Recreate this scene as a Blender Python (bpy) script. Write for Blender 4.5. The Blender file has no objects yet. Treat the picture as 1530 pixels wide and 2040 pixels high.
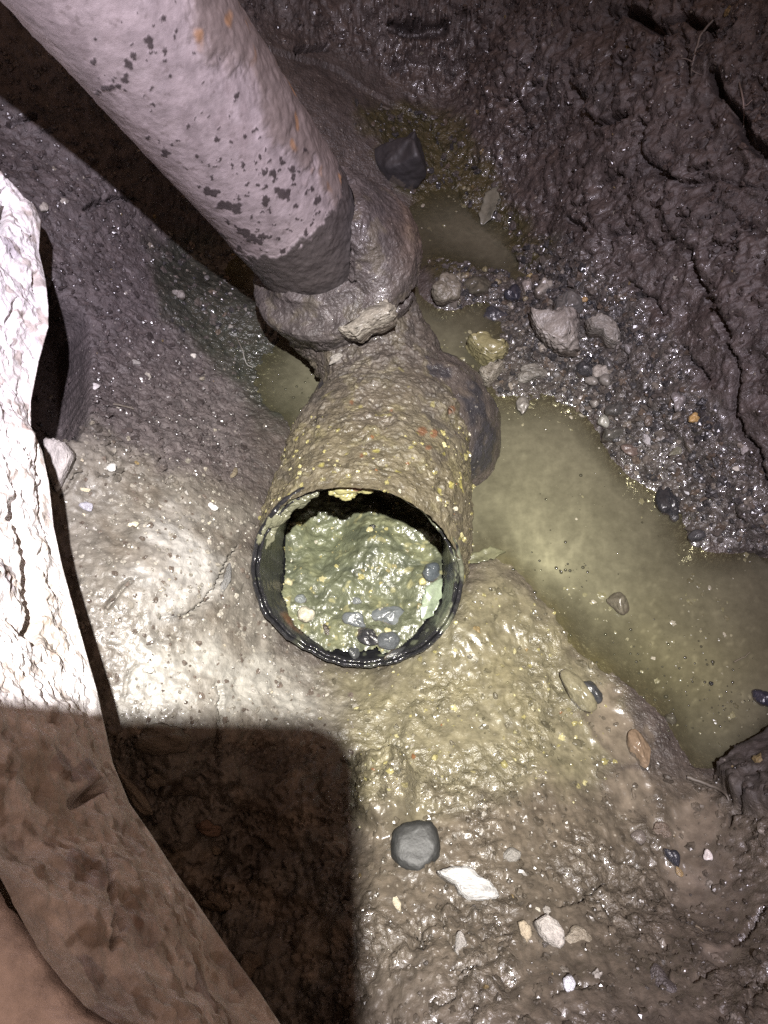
import bpy, bmesh, math, random
import numpy as np
from mathutils import Vector, Matrix

random.seed(7)
rng = np.random.default_rng(7)
SC = bpy.context.scene
COL = SC.collection
R = math.radians

# ------------------------------------------------------------------ camera, world, lamp, exposure
F = 1532.0
CAMH, PITCH = 0.56, R(62)
CP, SP = math.cos(PITCH), math.sin(PITCH)
cam_data = bpy.data.cameras.new('camera')
cam_data.sensor_fit = 'VERTICAL'
cam_data.sensor_height = 36.0
cam_data.lens = 36.0 * F / 2040.0
cam_data.clip_start = 0.004
cam_data.clip_end = 50
cam = bpy.data.objects.new('camera', cam_data)
cam.location = (0, 0, CAMH)
cam.rotation_euler = (math.pi / 2 - PITCH, 0, 0)
COL.objects.link(cam)
SC.camera = cam

RIGHT = np.array([1.0, 0, 0])
UP = np.array([0, SP, CP])
FWD = np.array([0, CP, -SP])
CPOS = np.array([0, 0, CAMH])


def ray(px, py):
    return FWD + RIGHT * ((px - 765) / F) + UP * ((1020 - py) / F)


def P(px, py, d):
    """Point that lies d metres in front of the lens."""
    return CPOS + ray(px, py) * d


def Pz(px, py, z):
    r = ray(px, py)
    return CPOS + r * ((z - CAMH) / r[2])


def proj(V):
    D = V - CPOS
    dep = np.maximum(D @ FWD, 1e-3)
    return 765 + F * (D @ RIGHT) / dep, 1020 - F * (D @ UP) / dep, dep


world = bpy.data.worlds.new('World')
SC.world = world
world.use_nodes = True
bg = world.node_tree.nodes['Background']
bg.inputs['Color'].default_value = (1.0, 0.61, 0.43, 1)      # dim warm room light above the hole
bg.inputs['Strength'].default_value = 0.36

LX, LY, LD = 0.032, 0.112, 0.30                               # head torch, behind and above the phone
LAMP = CPOS + RIGHT * LX + UP * LY - FWD * LD


def spot(name, power, colour, cone, blend, tx, ty, soft=0.006):
    l = bpy.data.lights.new(name, 'SPOT')
    l.energy = power
    l.color = colour
    l.spot_size = R(cone)
    l.spot_blend = blend
    l.shadow_soft_size = soft
    o = bpy.data.objects.new(name, l)
    o.location = LAMP
    aim = Vector(P(tx, ty, 0.6) - LAMP)
    o.rotation_euler = aim.to_track_quat('-Z', 'Y').to_euler()
    COL.objects.link(o)
    return o


spot('head_torch_flood', 76, (0.93, 0.86, 1.0), 80, 1.0, 440, 1080)
spot('head_torch_spot', 74, (1.0, 1.0, 0.70), 40, 1.0, 730, 1220)

SC.view_settings.view_transform = 'Standard'
SC.view_settings.look = 'None'
SC.view_settings.gamma = 1
SC.view_settings.exposure = 0
SC.view_settings.use_curve_mapping = False
SC.render.engine = 'CYCLES'
SC.cycles.use_denoising = False
SC.cycles.max_bounces = 5
SC.cycles.diffuse_bounces = 3
SC.cycles.sample_clamp_indirect = 3

# ------------------------------------------------------------------ numpy noise
_perm = np.random.default_rng(3).permutation(256).astype(np.int32)
_perm = np.concatenate([_perm, _perm, _perm])
_g = np.random.default_rng(5).normal(size=(256, 3))
_g = (_g / np.linalg.norm(_g, axis=1)[:, None]).astype(np.float32)
_rnd = np.random.default_rng(9).random((256, 3)).astype(np.float32)


def perlin(X):
    X = X.astype(np.float32)
    I = np.floor(X).astype(np.int32)
    f = X - I
    I &= 255
    u = f * f * f * (f * (f * 6 - 15) + 10)
    out = np.zeros(len(X), np.float32)
    for dx in (0, 1):
        wx = u[:, 0] if dx else 1 - u[:, 0]
        hx = _perm[I[:, 0] + dx]
        for dy in (0, 1):
            wy = u[:, 1] if dy else 1 - u[:, 1]
            hy = _perm[hx + I[:, 1] + dy]
            for dz in (0, 1):
                wz = u[:, 2] if dz else 1 - u[:, 2]
                g = _g[_perm[hy + I[:, 2] + dz]]
                out += wx * wy * wz * (g[:, 0] * (f[:, 0] - dx) + g[:, 1] * (f[:, 1] - dy) + g[:, 2] * (f[:, 2] - dz))
    return out * 1.6


def fbm(X, scale, octv=3, off=0.0, gain=0.5, mode=''):
    X = X * scale + off
    o = 0.0
    a = 1.0
    for _ in range(octv):
        n = perlin(X)
        if mode == 'billow':
            n = np.abs(n) * 2 - 0.6
        elif mode == 'ridge':
            n = 1 - np.abs(n) * 2.2
        o = o + a * n
        a *= gain
        X = X * 2.03 + 17.3
    return o


def worley(X, scale, off=0.0):
    X = (X * scale + off).astype(np.float32)
    I = np.floor(X).astype(np.int32)
    f = X - I
    F1 = np.full(len(X), 9.0, np.float32)
    F2 = np.full(len(X), 9.0, np.float32)
    idn = np.zeros(len(X), np.int32)
    for dx in (-1, 0, 1):
        for dy in (-1, 0, 1):
            for dz in (-1, 0, 1):
                h = _perm[(_perm[(_perm[(I[:, 0] + dx) & 255] + I[:, 1] + dy) & 255] + I[:, 2] + dz) & 255]
                r = _rnd[h]
                d = (f[:, 0] - dx - r[:, 0]) ** 2 + (f[:, 1] - dy - r[:, 1]) ** 2 + (f[:, 2] - dz - r[:, 2]) ** 2
                n1 = d < F1
                F2 = np.where(n1, F1, np.minimum(F2, d))
                idn = np.where(n1, h, idn)
                F1 = np.where(n1, d, F1)
    return np.sqrt(F1), np.sqrt(F2), idn


def sstep(a, b, x):
    t = np.clip((x - a) / (b - a), 0, 1)
    return t * t * (3 - 2 * t)


def seg_dist(X, Y, poly):
    """Distance of 2-D points to an open polyline."""
    best = np.full(X.shape, 1e9)
    for (ax, ay), (bx, by) in zip(poly[:-1], poly[1:]):
        dx, dy = bx - ax, by - ay
        t = np.clip(((X - ax) * dx + (Y - ay) * dy) / (dx * dx + dy * dy + 1e-12), 0, 1)
        best = np.minimum(best, np.hypot(X - ax - t * dx, Y - ay - t * dy))
    return best


def inside(X, Y, poly):
    c = np.zeros(X.shape, bool)
    n = len(poly)
    for i in range(n):
        (ax, ay), (bx, by) = poly[i], poly[(i + 1) % n]
        if ay == by:
            continue
        k = ((ay > Y) != (by > Y)) & (X < (bx - ax) * (Y - ay) / (by - ay) + ax)
        c ^= k
    return c


def signed(X, Y, poly):
    """Positive inside the closed polygon."""
    d = seg_dist(X, Y, list(poly) + [poly[0]])
    return np.where(inside(X, Y, poly), d, -d)


# ------------------------------------------------------------------ mesh and tag helpers
def link(o, parent=None):
    COL.objects.link(o)
    if parent is not None:
        o.parent = parent
    return o


def tag(o, label=None, cat=None, group=None, kind=None):
    if label:
        o['label'] = label
    if cat:
        o['category'] = cat
    if group:
        o['group'] = group
    if kind:
        o['kind'] = kind
    return o


def empty(name, loc, label, cat, group=None):
    o = bpy.data.objects.new(name, None)
    o.location = tuple(float(v) for v in loc)
    o.empty_display_size = 0.02
    COL.objects.link(o)
    return tag(o, label, cat, group)


def np_mesh(name, V, Q, mat=None, col=None, wet=None, smooth=True, grain=None):
    """Mesh from an (N,3) array and an (M,3 or 4) face array."""
    V = np.ascontiguousarray(V, np.float32)
    Q = np.ascontiguousarray(Q, np.int32)
    me = bpy.data.meshes.new(name)
    k = Q.shape[1]
    me.vertices.add(len(V))
    me.vertices.foreach_set('co', V.ravel())
    me.loops.add(Q.size)
    me.loops.foreach_set('vertex_index', Q.ravel())
    me.polygons.add(len(Q))
    me.polygons.foreach_set('loop_start', np.arange(0, Q.size, k, dtype=np.int32))
    me.polygons.foreach_set('loop_total', np.full(len(Q), k, np.int32))
    me.update(calc_edges=True)
    me.polygons.foreach_set('use_smooth', np.full(len(Q), smooth))
    if col is not None:
        a = me.attributes.new('Col', 'FLOAT_COLOR', 'POINT')
        c = np.ones((len(V), 4), np.float32)
        c[:, :3] = col
        a.data.foreach_set('color', c.ravel())
    if wet is not None:
        a = me.attributes.new('Wet', 'FLOAT', 'POINT')
        a.data.foreach_set('value', np.ascontiguousarray(wet, np.float32))
    if grain is not None:
        a = me.attributes.new('Grain', 'FLOAT', 'POINT')
        a.data.foreach_set('value', np.ascontiguousarray(grain, np.float32))
    if mat:
        me.materials.append(mat)
    return me


def obj(name, me, parent=None):
    return link(bpy.data.objects.new(name, me), parent)


def grid_faces(nr, nc, wrap=False):
    i = np.arange(nr - 1)[:, None]
    j = np.arange(nc if wrap else nc - 1)[None, :]
    j2 = (j + 1) % nc
    return np.stack([i * nc + j, i * nc + j2, (i + 1) * nc + j2, (i + 1) * nc + j], -1).reshape(-1, 4)


def grid_normals(G):
    du = np.gradient(G, axis=1)
    dv = np.gradient(G, axis=0)
    n = np.cross(du, dv)
    return n / (np.linalg.norm(n, axis=-1, keepdims=True) + 1e-12)


# ------------------------------------------------------------------ materials
def new_mat(name):
    m = bpy.data.materials.new(name)
    m.use_nodes = True
    nt = m.node_tree
    b = nt.nodes['Principled BSDF']
    return m, nt, b


def node(nt, t, **kw):
    n = nt.nodes.new(t)
    for k, v in kw.items():
        setattr(n, k, v)
    return n


def noise_node(nt, vec, scale, detail=3, rough=0.55):
    n = node(nt, 'ShaderNodeTexNoise')
    n.inputs['Scale'].default_value = scale
    n.inputs['Detail'].default_value = detail
    n.inputs['Roughness'].default_value = rough
    nt.links.new(vec, n.inputs['Vector'])
    return n.outputs['Fac']


def ramp(nt, fac, stops):
    n = node(nt, 'ShaderNodeValToRGB')
    e = n.color_ramp.elements
    e[0].position, e[0].color = stops[0][0], stops[0][1]
    e[1].position, e[1].color = stops[-1][0], stops[-1][1]
    for p, c in stops[1:-1]:
        x = e.new(p)
        x.color = c
    nt.links.new(fac, n.inputs['Fac'])
    return n.outputs['Color']


def g4(v):
    return (v, v, v, 1)


def mixc(nt, a, b, fac, mode='MIX'):
    n = node(nt, 'ShaderNodeMix', data_type='RGBA', blend_type=mode)
    if isinstance(fac, (int, float)):
        n.inputs['Factor'].default_value = fac
    else:
        nt.links.new(fac, n.inputs['Factor'])
    for s, v in ((n.inputs[6], a), (n.inputs[7], b)):
        if isinstance(v, tuple):
            s.default_value = v
        else:
            nt.links.new(v, s)
    return n.outputs[2]


def earth_mat(name, bumps=((330, 0.0006), (1100, 0.00018)), vary=(0.55, 1.45), fleck=0.0, dry=0.75, wetr=0.17, spec=0.5, coat=0.0, film=(210, 0.0007), crumb=0.0, grained=False):
    """Soil and anything coated with it: colour and wetness come from the surface's own attributes."""
    m, nt, b = new_mat(name)
    tc = node(nt, 'ShaderNodeTexCoord').outputs['Object']
    col = node(nt, 'ShaderNodeAttribute', attribute_name='Col').outputs['Color']
    wet = node(nt, 'ShaderNodeAttribute', attribute_name='Wet').outputs['Fac']
    n1 = noise_node(nt, tc, 90, 6, 0.65)
    v = ramp(nt, n1, [(0.28, g4(vary[0])), (0.72, g4(vary[1]))])
    c = mixc(nt, col, v, 1.0, 'MULTIPLY')
    if fleck:
        vo = node(nt, 'ShaderNodeTexVoronoi')
        vo.inputs['Scale'].default_value = 330
        nt.links.new(tc, vo.inputs['Vector'])
        near = ramp(nt, vo.outputs['Distance'], [(0.20, g4(1)), (0.30, g4(0))])
        pick = ramp(nt, vo.outputs['Color'], [(0.80, g4(0)), (0.86, g4(fleck))])
        k = mixc(nt, near, pick, 1.0, 'MULTIPLY')
        c = mixc(nt, c, (0.42, 0.39, 0.33, 1), k)
    nt.links.new(c, b.inputs['Base Color'])
    n2 = noise_node(nt, tc, 160, 3)
    mr = node(nt, 'ShaderNodeMath', operation='MULTIPLY_ADD')
    nt.links.new(n2, mr.inputs[0])
    mr.inputs[1].default_value = 0.9
    nt.links.new(wet, mr.inputs[2])
    rr = node(nt, 'ShaderNodeMapRange')
    rr.inputs['From Min'].default_value = 0.40
    rr.inputs['From Max'].default_value = 1.35
    rr.inputs['To Min'].default_value = dry
    rr.inputs['To Max'].default_value = wetr
    nt.links.new(mr.outputs[0], rr.inputs['Value'])
    nt.links.new(rr.outputs['Result'], b.inputs['Roughness'])
    b.inputs['Specular IOR Level'].default_value = spec
    if coat:                                                 # film of water where it is wet
        cw = node(nt, 'ShaderNodeMapRange')
        cw.inputs['From Min'].default_value = 0.85
        cw.inputs['From Max'].default_value = 1.35
        cw.inputs['To Max'].default_value = coat
        nt.links.new(mr.outputs[0], cw.inputs['Value'])
        nt.links.new(cw.outputs['Result'], b.inputs['Coat Weight'])
        b.inputs['Coat Roughness'].default_value = 0.09
        cb = node(nt, 'ShaderNodeBump')
        cb.inputs['Distance'].default_value = film[1]
        nt.links.new(noise_node(nt, tc, film[0], 2, 0.5), cb.inputs['Height'])
        nt.links.new(cb.outputs['Normal'], b.inputs['Coat Normal'])
    prev = None
    gr = node(nt, 'ShaderNodeAttribute', attribute_name='Grain').outputs['Fac'] if grained else None
    for sc, dist in bumps:
        bp = node(nt, 'ShaderNodeBump')
        bp.inputs['Strength'].default_value = 1.0
        if gr:
            nt.links.new(gr, bp.inputs['Strength'])
        bp.inputs['Distance'].default_value = dist
        nt.links.new(noise_node(nt, tc, sc, 3, 0.6), bp.inputs['Height'])
        if prev:
            nt.links.new(prev, bp.inputs['Normal'])
        prev = bp.outputs['Normal']
    if crumb:
        for sc, dist in ((310, crumb), (720, crumb * .45)):
            vo2 = node(nt, 'ShaderNodeTexVoronoi')
            vo2.inputs['Scale'].default_value = sc
            wv = node(nt, 'ShaderNodeVectorMath', operation='ADD')
            nz_ = node(nt, 'ShaderNodeTexNoise')
            nz_.inputs['Scale'].default_value = 260
            nt.links.new(tc, nz_.inputs['Vector'])
            sc_n = node(nt, 'ShaderNodeVectorMath', operation='SCALE')
            sc_n.inputs['Scale'].default_value = .004
            nt.links.new(nz_.outputs['Color'], sc_n.inputs[0])
            nt.links.new(tc, wv.inputs[0])
            nt.links.new(sc_n.outputs[0], wv.inputs[1])
            nt.links.new(wv.outputs[0], vo2.inputs['Vector'])
            pw_ = node(nt, 'ShaderNodeMath', operation='SUBTRACT')
            pw_.inputs[0].default_value = 1.0
            nt.links.new(vo2.outputs['Distance'], pw_.inputs[1])
            ml = node(nt, 'ShaderNodeMath', operation='MULTIPLY')
            nt.links.new(pw_.outputs[0], ml.inputs[0])
            nt.links.new(noise_node(nt, tc, 120, 2), ml.inputs[1])
            bp = node(nt, 'ShaderNodeBump')
            bp.inputs['Distance'].default_value = dist
            if gr:
                nt.links.new(gr, bp.inputs['Strength'])
            nt.links.new(ml.outputs[0], bp.inputs['Height'])
            nt.links.new(prev, bp.inputs['Normal'])
            prev = bp.outputs['Normal']
    nt.links.new(prev, b.inputs['Normal'])
    return m


M_GROUND = earth_mat('wet soil', bumps=((420, 0.0006), (1300, 0.00022)), fleck=0.3, dry=.8, wetr=.27, coat=0.6, film=(320, 0.0005), crumb=.0013, grained=True)
M_COAT = earth_mat('mud coating', bumps=((480, 0.0006), (1300, 0.0002)), fleck=0.3, dry=.8, wetr=.27, coat=0.6, film=(320, 0.0005), crumb=.0010)
M_PIPE = earth_mat('weathered grey pipe', bumps=((420, 0.00022), (1300, 0.0001)), vary=(0.8, 1.2), dry=0.62, wetr=0.25)
M_SLAB = earth_mat('broken concrete', bumps=((170, 0.0012), (700, 0.0004)), vary=(0.62, 1.3), dry=0.9, wetr=0.5, spec=0.3)
M_BLACK = earth_mat('black plastic', bumps=((600, 0.0003),), vary=(0.6, 1.4), dry=0.45, wetr=0.16)
M_SLUDGE = earth_mat('grey green sludge', bumps=((300, 0.0004), (1100, 0.0001)), vary=(0.6, 1.5), dry=0.6, wetr=0.36, coat=0.4, film=(360, 0.0005), crumb=.0007)


def stone_mat(name, rough, bump, vary=0.35, muddy=0.0):
    m, nt, b = new_mat(name)
    tc = node(nt, 'ShaderNodeTexCoord').outputs['Object']
    oi = node(nt, 'ShaderNodeObjectInfo')
    n1 = noise_node(nt, tc, 2.6, 7, 0.68)
    v = ramp(nt, n1, [(0.3, g4(1 - vary)), (0.7, g4(1 + vary))])
    sc_ = mixc(nt, oi.outputs['Color'], v, 1.0, 'MULTIPLY')
    if muddy:
        sx = node(nt, 'ShaderNodeSeparateXYZ')
        nt.links.new(tc, sx.inputs[0])
        ad = node(nt, 'ShaderNodeMath', operation='MULTIPLY_ADD')
        nt.links.new(noise_node(nt, tc, 3.5, 5, 0.65), ad.inputs[0])
        ad.inputs[1].default_value = 1.5
        nt.links.new(sx.outputs['Z'], ad.inputs[2])
        k = ramp(nt, ad.outputs[0], [(muddy - .06, g4(.9)), (muddy + .06, g4(0))])
        sc_ = mixc(nt, sc_, (0.062, 0.052, 0.042, 1), k)
    nt.links.new(sc_, b.inputs['Base Color'])
    b.inputs['Roughness'].default_value = rough
    bp = node(nt, 'ShaderNodeBump')
    bp.inputs['Distance'].default_value = bump
    nt.links.new(noise_node(nt, tc, 6, 3, 0.5), bp.inputs['Height'])
    nt.links.new(bp.outputs['Normal'], b.inputs['Normal'])
    return m


M_STONE = stone_mat('dry stone', 0.55, 0.0012, muddy=0.88)
M_WETSTONE = stone_mat('wet stone', 0.26, 0.0004, muddy=0.9)
M_MUDSTONE = stone_mat('muddy stone', 0.42, 0.0014, 0.4, muddy=.74)
M_GREASE = stone_mat('congealed fat', 0.28, 0.0006, 0.4)
M_PEBBLE = stone_mat('damp pebble', 0.58, 0.0003, 0.25, muddy=.5)
M_LEAF = stone_mat('sodden leaf', 0.3, 0.0004, 0.4)


def flat_mat(name, rough, spec=0.5):
    m, nt, b = new_mat(name)
    c = node(nt, 'ShaderNodeAttribute', attribute_name='Col').outputs['Color']
    nt.links.new(c, b.inputs['Base Color'])
    b.inputs['Roughness'].default_value = rough
    b.inputs['Specular IOR Level'].default_value = spec
    return m


M_GRIT = flat_mat('loose grit', 0.3)


def water_mat(name, c1, c2, clear):
    m, nt, b = new_mat(name)
    tc = node(nt, 'ShaderNodeTexCoord').outputs['Object']
    depth = node(nt, 'ShaderNodeAttribute', attribute_name='Wet').outputs['Fac']
    n1 = noise_node(nt, tc, 9, 5, 0.6)
    c = ramp(nt, n1, [(0.34, c1), (0.66, c2)])
    cl = node(nt, 'ShaderNodeAttribute', attribute_name='Col').outputs['Color']
    c = mixc(nt, c, cl, 1.0, 'MULTIPLY')
    n3 = noise_node(nt, tc, 120, 4, 0.7)
    c = mixc(nt, c, ramp(nt, n3, [(0.3, g4(0.82)), (0.7, g4(1.15))]), 1.0, 'MULTIPLY')
    nt.links.new(c, b.inputs['Base Color'])
    b.inputs['Roughness'].default_value = 0.05
    b.inputs['IOR'].default_value = 1.33
    bp = node(nt, 'ShaderNodeBump')
    bp.inputs['Distance'].default_value = 0.0006
    nt.links.new(noise_node(nt, tc, 45, 2, 0.5), bp.inputs['Height'])
    nt.links.new(bp.outputs['Normal'], b.inputs['Normal'])
    tr = node(nt, 'ShaderNodeBsdfTransparent')
    tr.inputs['Color'].default_value = (0.8, 0.78, 0.6, 1)
    mx = node(nt, 'ShaderNodeMixShader')
    rr = node(nt, 'ShaderNodeMapRange')
    rr.inputs['From Min'].default_value = 0.0
    rr.inputs['From Max'].default_value = clear
    rr.inputs['To Min'].default_value = 0.25
    rr.inputs['To Max'].default_value = 1.0
    nt.links.new(depth, rr.inputs['Value'])
    nt.links.new(rr.outputs['Result'], mx.inputs['Fac'])
    nt.links.new(tr.outputs[0], mx.inputs[1])
    nt.links.new(b.outputs[0], mx.inputs[2])
    out = nt.nodes['Material Output']
    nt.links.new(mx.outputs[0], out.inputs['Surface'])
    return m


M_WATER = water_mat('murky water', (0.060, 0.0565, 0.0385, 1), (0.090, 0.0850, 0.0585, 1), 0.013)
M_PUDDLE = water_mat('muddy puddle', (0.088, 0.073, 0.058, 1), (0.112, 0.094, 0.074, 1), 0.0018)

# ------------------------------------------------------------------ where the open pipe mouth sits (its bore is dug clear of soil)
MC = P(711, 1150, .53)
los = ray(711, 1150)
los = los / np.linalg.norm(los)
upv = UP - los * (UP @ los)
upv /= np.linalg.norm(upv)
TILT = R(24.5)
MA = los * math.cos(TILT) + upv * math.sin(TILT) + RIGHT * .065
MA /= np.linalg.norm(MA)
RO = 211 * .53 / F

# ------------------------------------------------------------------ ground heightfield
CTRL = [
    # left slope and under the slab
    (20, 250, .15), (0, 330, .15), (100, 300, .13), (200, 420, .10), (300, 520, .05), (250, 650, .065), (180, 760, .085),
    (120, 900, .115), (350, 480, .03), (100, 50, .20), (250, 150, .16), (400, 250, .10), (300, 400, .07), (450, 450, .02),
    (400, 560, .018), (450, 660, .008), (500, 690, .003), (540, 690, .001), (500, 740, .001), (565, 800, -.006), (600, 810, -.008), (480, 600, .008), (330, 800, .048),
    (450, 850, .022), (300, 950, .078), (200, 1000, .092), (450, 1000, .045), (520, 950, .02), (330, 1130, .088),
    (430, 1150, .062), (480, 1200, .04), (250, 1300, .085), (400, 1400, .062), (600, 1400, .018), (520, 1300, .03),
    (560, 870, .004), (160, 1200, .10), (60, 1000, .11), (60, 700, .11),
    # under the junction
    (700, 700, -.03), (760, 800, -.03), (740, 1000, -.03), (720, 1150, -.02), (720, 1280, -.006), (620, 600, -.02),
    (860, 960, -.03), (930, 880, -.02), (850, 700, -.02), (580, 640, -.004),
    # mud in front of the mouth
    (700, 1400, .014), (760, 1370, .012), (900, 1260, .018), (1000, 1250, .012), (960, 1150, .008), (1100, 1330, .004),
    (820, 1330, .012), (700, 1500, .028), (900, 1450, .028), (1050, 1450, .022), (1180, 1420, .008), (1300, 1520, .008),
    # pond bed
    (1000, 1000, -.014), (1100, 1100, -.02), (1200, 1050, -.02), (1250, 1200, -.016), (1400, 1300, -.02), (1480, 1200, -.02),
    (1100, 900, -.018), (1050, 830, -.006), (1350, 1400, -.008), (1500, 1400, -.015), (1450, 1480, -.01),
    (1600, 1200, -.015), (1700, 1300, -.005),
    # shore
    (1040, 1140, 0), (1110, 1250, 0), (1200, 1340, 0), (1330, 1440, 0.001), (1420, 1545, .002), (985, 775, 0), (1120, 790, .001),
    (1190, 840, .002), (1260, 945, .001), (1360, 1010, .001), (1380, 1080, 0), (1530, 1085, 0.001),
    # gravel bank
    (1300, 850, .022), (1450, 950, .028), (1250, 720, .03), (1400, 800, .045), (1150, 680, .018), (1060, 600, .010),
    (1250, 600, .05), (1150, 550, .04), (1100, 480, .03), (1530, 1030, .022), (1190, 740, .012),
    # far pool
    (950, 470, -.010), (1000, 520, -.010), (1040, 470, -.004), (900, 440, -.008), (950, 620, -.006), (1010, 690, .003), (900, 580, .009),
    (900, 330, .003), (950, 390, -.001), (870, 250, .012), (800, 280, .02), (1060, 545, .003), (990, 570, .006), (700, 230, .05), (780, 200, .03),
    (1020, 640, .002), (1080, 750, .002),
    # lower mud
    (1000, 1700, .055), (1260, 1590, .018), (1390, 1660, .022), (1500, 1620, .035), (1500, 1800, .055), (1360, 1790, .032),
    (1100, 1900, .085), (800, 1700, .05), (850, 2000, .095), (1500, 2000, .10), (1200, 2040, .11), (1650, 1700, .08), (1650, 1550, .05),
    # in the torch's shadow
    (650, 1700, .038), (550, 1600, .036), (300, 1560, .062), (400, 1700, .03), (500, 1900, .04), (650, 2000, .065), (250, 1500, .07),
    (560, 1800, .03), (700, 1850, .065), (330, 1800, .03), (200, 1700, .05), (350, 2000, .05),
]
cp = np.array([Pz(*c) for c in CTRL])
extra = np.array([(.5, .15, .10), (.5, -.2, .14), (.2, -.3, .14), (-.1, -.3, .06), (-.45, -.2, .08), (-.5, .2, .12), (-.55, .5, .2),
                  (.4, .5, .05), (.25, .8, .05), (.0, 1.0, .05), (-.3, .9, .1)])
cp = np.vstack([cp, extra])


def tps_fit(p, z, lam):
    n = len(p)
    r = np.hypot(p[:, None, 0] - p[None, :, 0], p[:, None, 1] - p[None, :, 1])
    K = np.where(r > 0, r * r * np.log(r + 1e-9), 0) + lam * np.eye(n)
    A = np.zeros((n + 3, n + 3))
    A[:n, :n] = K
    A[:n, n], A[:n, n + 1:] = 1, p
    A[n, :n], A[n + 1:, :n] = 1, p.T
    return np.linalg.solve(A, np.concatenate([z, [0, 0, 0]]))


tps_w = tps_fit(cp[:, :2], cp[:, 2], 4e-5)


def tps(x, y):
    o = tps_w[-3] + tps_w[-2] * x + tps_w[-1] * y
    for (cx, cy, _), w in zip(cp, tps_w):
        r2 = (x - cx) ** 2 + (y - cy) ** 2 + 1e-12
        o = o + w * 0.5 * r2 * np.log(r2)
    return o


def axis_steps(parts):
    out = [parts[0][0]]
    for a, b, s0, s1 in parts:
        t = a
        while t < b - 1e-9:
            k = (t - a) / (b - a)
            t += s0 + (s1 - s0) * k
            out.append(min(t, b))
    return np.array(out)


gx = axis_steps([(-1.1, -.42, .03, .004), (-.42, -.34, .004, .0013), (-.34, .36, .00115, .00115), (.36, .46, .0015, .005), (.46, 1.2, .005, .03)])
gy = axis_steps([(-.6, -.12, .03, .0013), (-.12, .50, .00115, .00115), (.50, .96, .0013, .0020), (.96, 1.05, .0020, .008), (1.05, 1.7, .008, .03)])
GX, GY = np.meshgrid(gx, gy)
# evaluate the smooth base on a coarse grid, then resample
cx_, cy_ = np.linspace(-1.1, 1.2, 231), np.linspace(-.6, 1.7, 231)
CX, CY = np.meshgrid(cx_, cy_)
CZ = np.clip(tps(CX, CY), -.05, .22)


def bilin(x, y):
    fx = np.clip((x + 1.1) / 2.3 * 230, 0, 229.999)
    fy = np.clip((y + .6) / 2.3 * 230, 0, 229.999)
    i, j = fx.astype(int), fy.astype(int)
    a, b = fx - i, fy - j
    a, b = a * a * (3 - 2 * a) * 0.0 + a, b
    return (CZ[j, i] * (1 - a) + CZ[j, i + 1] * a) * (1 - b) + (CZ[j + 1, i] * (1 - a) + CZ[j + 1, i + 1] * a) * b


TOE = [(.62, -.6), (.50, -.15), (.40, .1), (.325, .27), (.235, .455), (.115, .683), (.07, .80), (-.05, .82), (-.2, .75), (-.36, .66),
       (-.5, .45), (-.6, .2), (-.6, -.6)]
wd = -signed(GX, GY, TOE)                      # metres outside the toe of the walls
wob = fbm(np.stack([GX, GY, 0 * GX], -1).reshape(-1, 3), 9, 2).reshape(GX.shape) * .016
wd2 = wd + wob
wall = np.where(wd2 > -.03, (np.sqrt(np.maximum(wd2, -.03) ** 2 + .02 ** 2) + wd2) * 0.5, 0) * 1.75
GZ = bilin(GX, GY) + 0.55 * (1 - np.exp(-wall / 0.55))
G = np.stack([GX, GY, GZ], -1)
NRM = grid_normals(G)
V0 = G.reshape(-1, 3)
N0 = NRM.reshape(-1, 3)
PX, PY, PD = proj(V0)
w1 = fbm(V0, 38, 2, 4.1) * 26
w2 = fbm(V0, 38, 2, 9.7) * 26
QX, QY = PX + w1, PY + w2


def zone(poly, soft):
    return sstep(-soft, soft, signed(QX, QY, poly))


z_wall = sstep(-.03, .03, wd.ravel() + w1 * .0006)
z_pale = zone([(95, 870), (180, 850), (330, 930), (500, 1010), (500, 1130), (560, 1290), (650, 1340), (690, 1420), (700, 1640), (640, 2100), (0, 2100), (60, 1200)], 45)
z_yel = zone([(660, 1350), (780, 1330), (920, 1180), (1000, 1110), (1090, 1200), (1200, 1350), (1260, 1480), (1180, 1560), (960, 1580), (820, 1620), (700, 1620), (690, 1450)], 55)
z_grav = zone([(880, 560), (1080, 480), (1230, 560), (1340, 700), (1440, 850), (1560, 1000), (1560, 1090), (1380, 1080), (1260, 950), (1180, 830), (1000, 800), (960, 650)], 30)
z_lpool = zone([(300, 480), (400, 470), (560, 640), (660, 740), (640, 860), (540, 850), (430, 720), (330, 640)], 30)
z_fpool = zone([(700, 200), (900, 220), (1000, 380), (1100, 500), (1060, 560), (860, 560), (820, 420), (760, 330)], 25)
z_low = sstep(1480, 1640, QY) * sstep(640, 760, QX) * (1 - z_wall)
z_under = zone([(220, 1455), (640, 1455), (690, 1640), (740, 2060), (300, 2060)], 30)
z_left = sstep(560, 440, QX) * sstep(1000, 900, QY) * (1 - z_lpool)

# relief
clod = fbm(V0, 17, 3, 2.2)
bil = fbm(V0, 42, 3, 5.5, 0.55, 'billow')
fine = fbm(V0, 150, 3, 8.1, 0.6)
finer = fbm(V0, 420, 2, 1.7, 0.6)
f1, f2, cid = worley(V0, 70, 3.0)
peb = np.clip(1 - (f1 / .62) ** 2, 0, 1) * (0.35 + 0.65 * _rnd[cid, 0])
h1, h2, hid = worley(V0, 165, 7.0)
peb2 = np.clip(1 - (h1 / .62) ** 2, 0, 1) * (0.3 + 0.7 * _rnd[hid, 1])
e1, e2, eid = worley(V0 + 0.006 * np.stack([fine, finer, bil], -1), 34, 1.0)
plate = np.clip((e2 - e1) / .28, 0, 1) ** 0.6            # 0 at the joints between clods
ridge = np.clip(fbm(V0, 11, 3, 12.0, 0.5, 'ridge'), 0, None)

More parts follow.
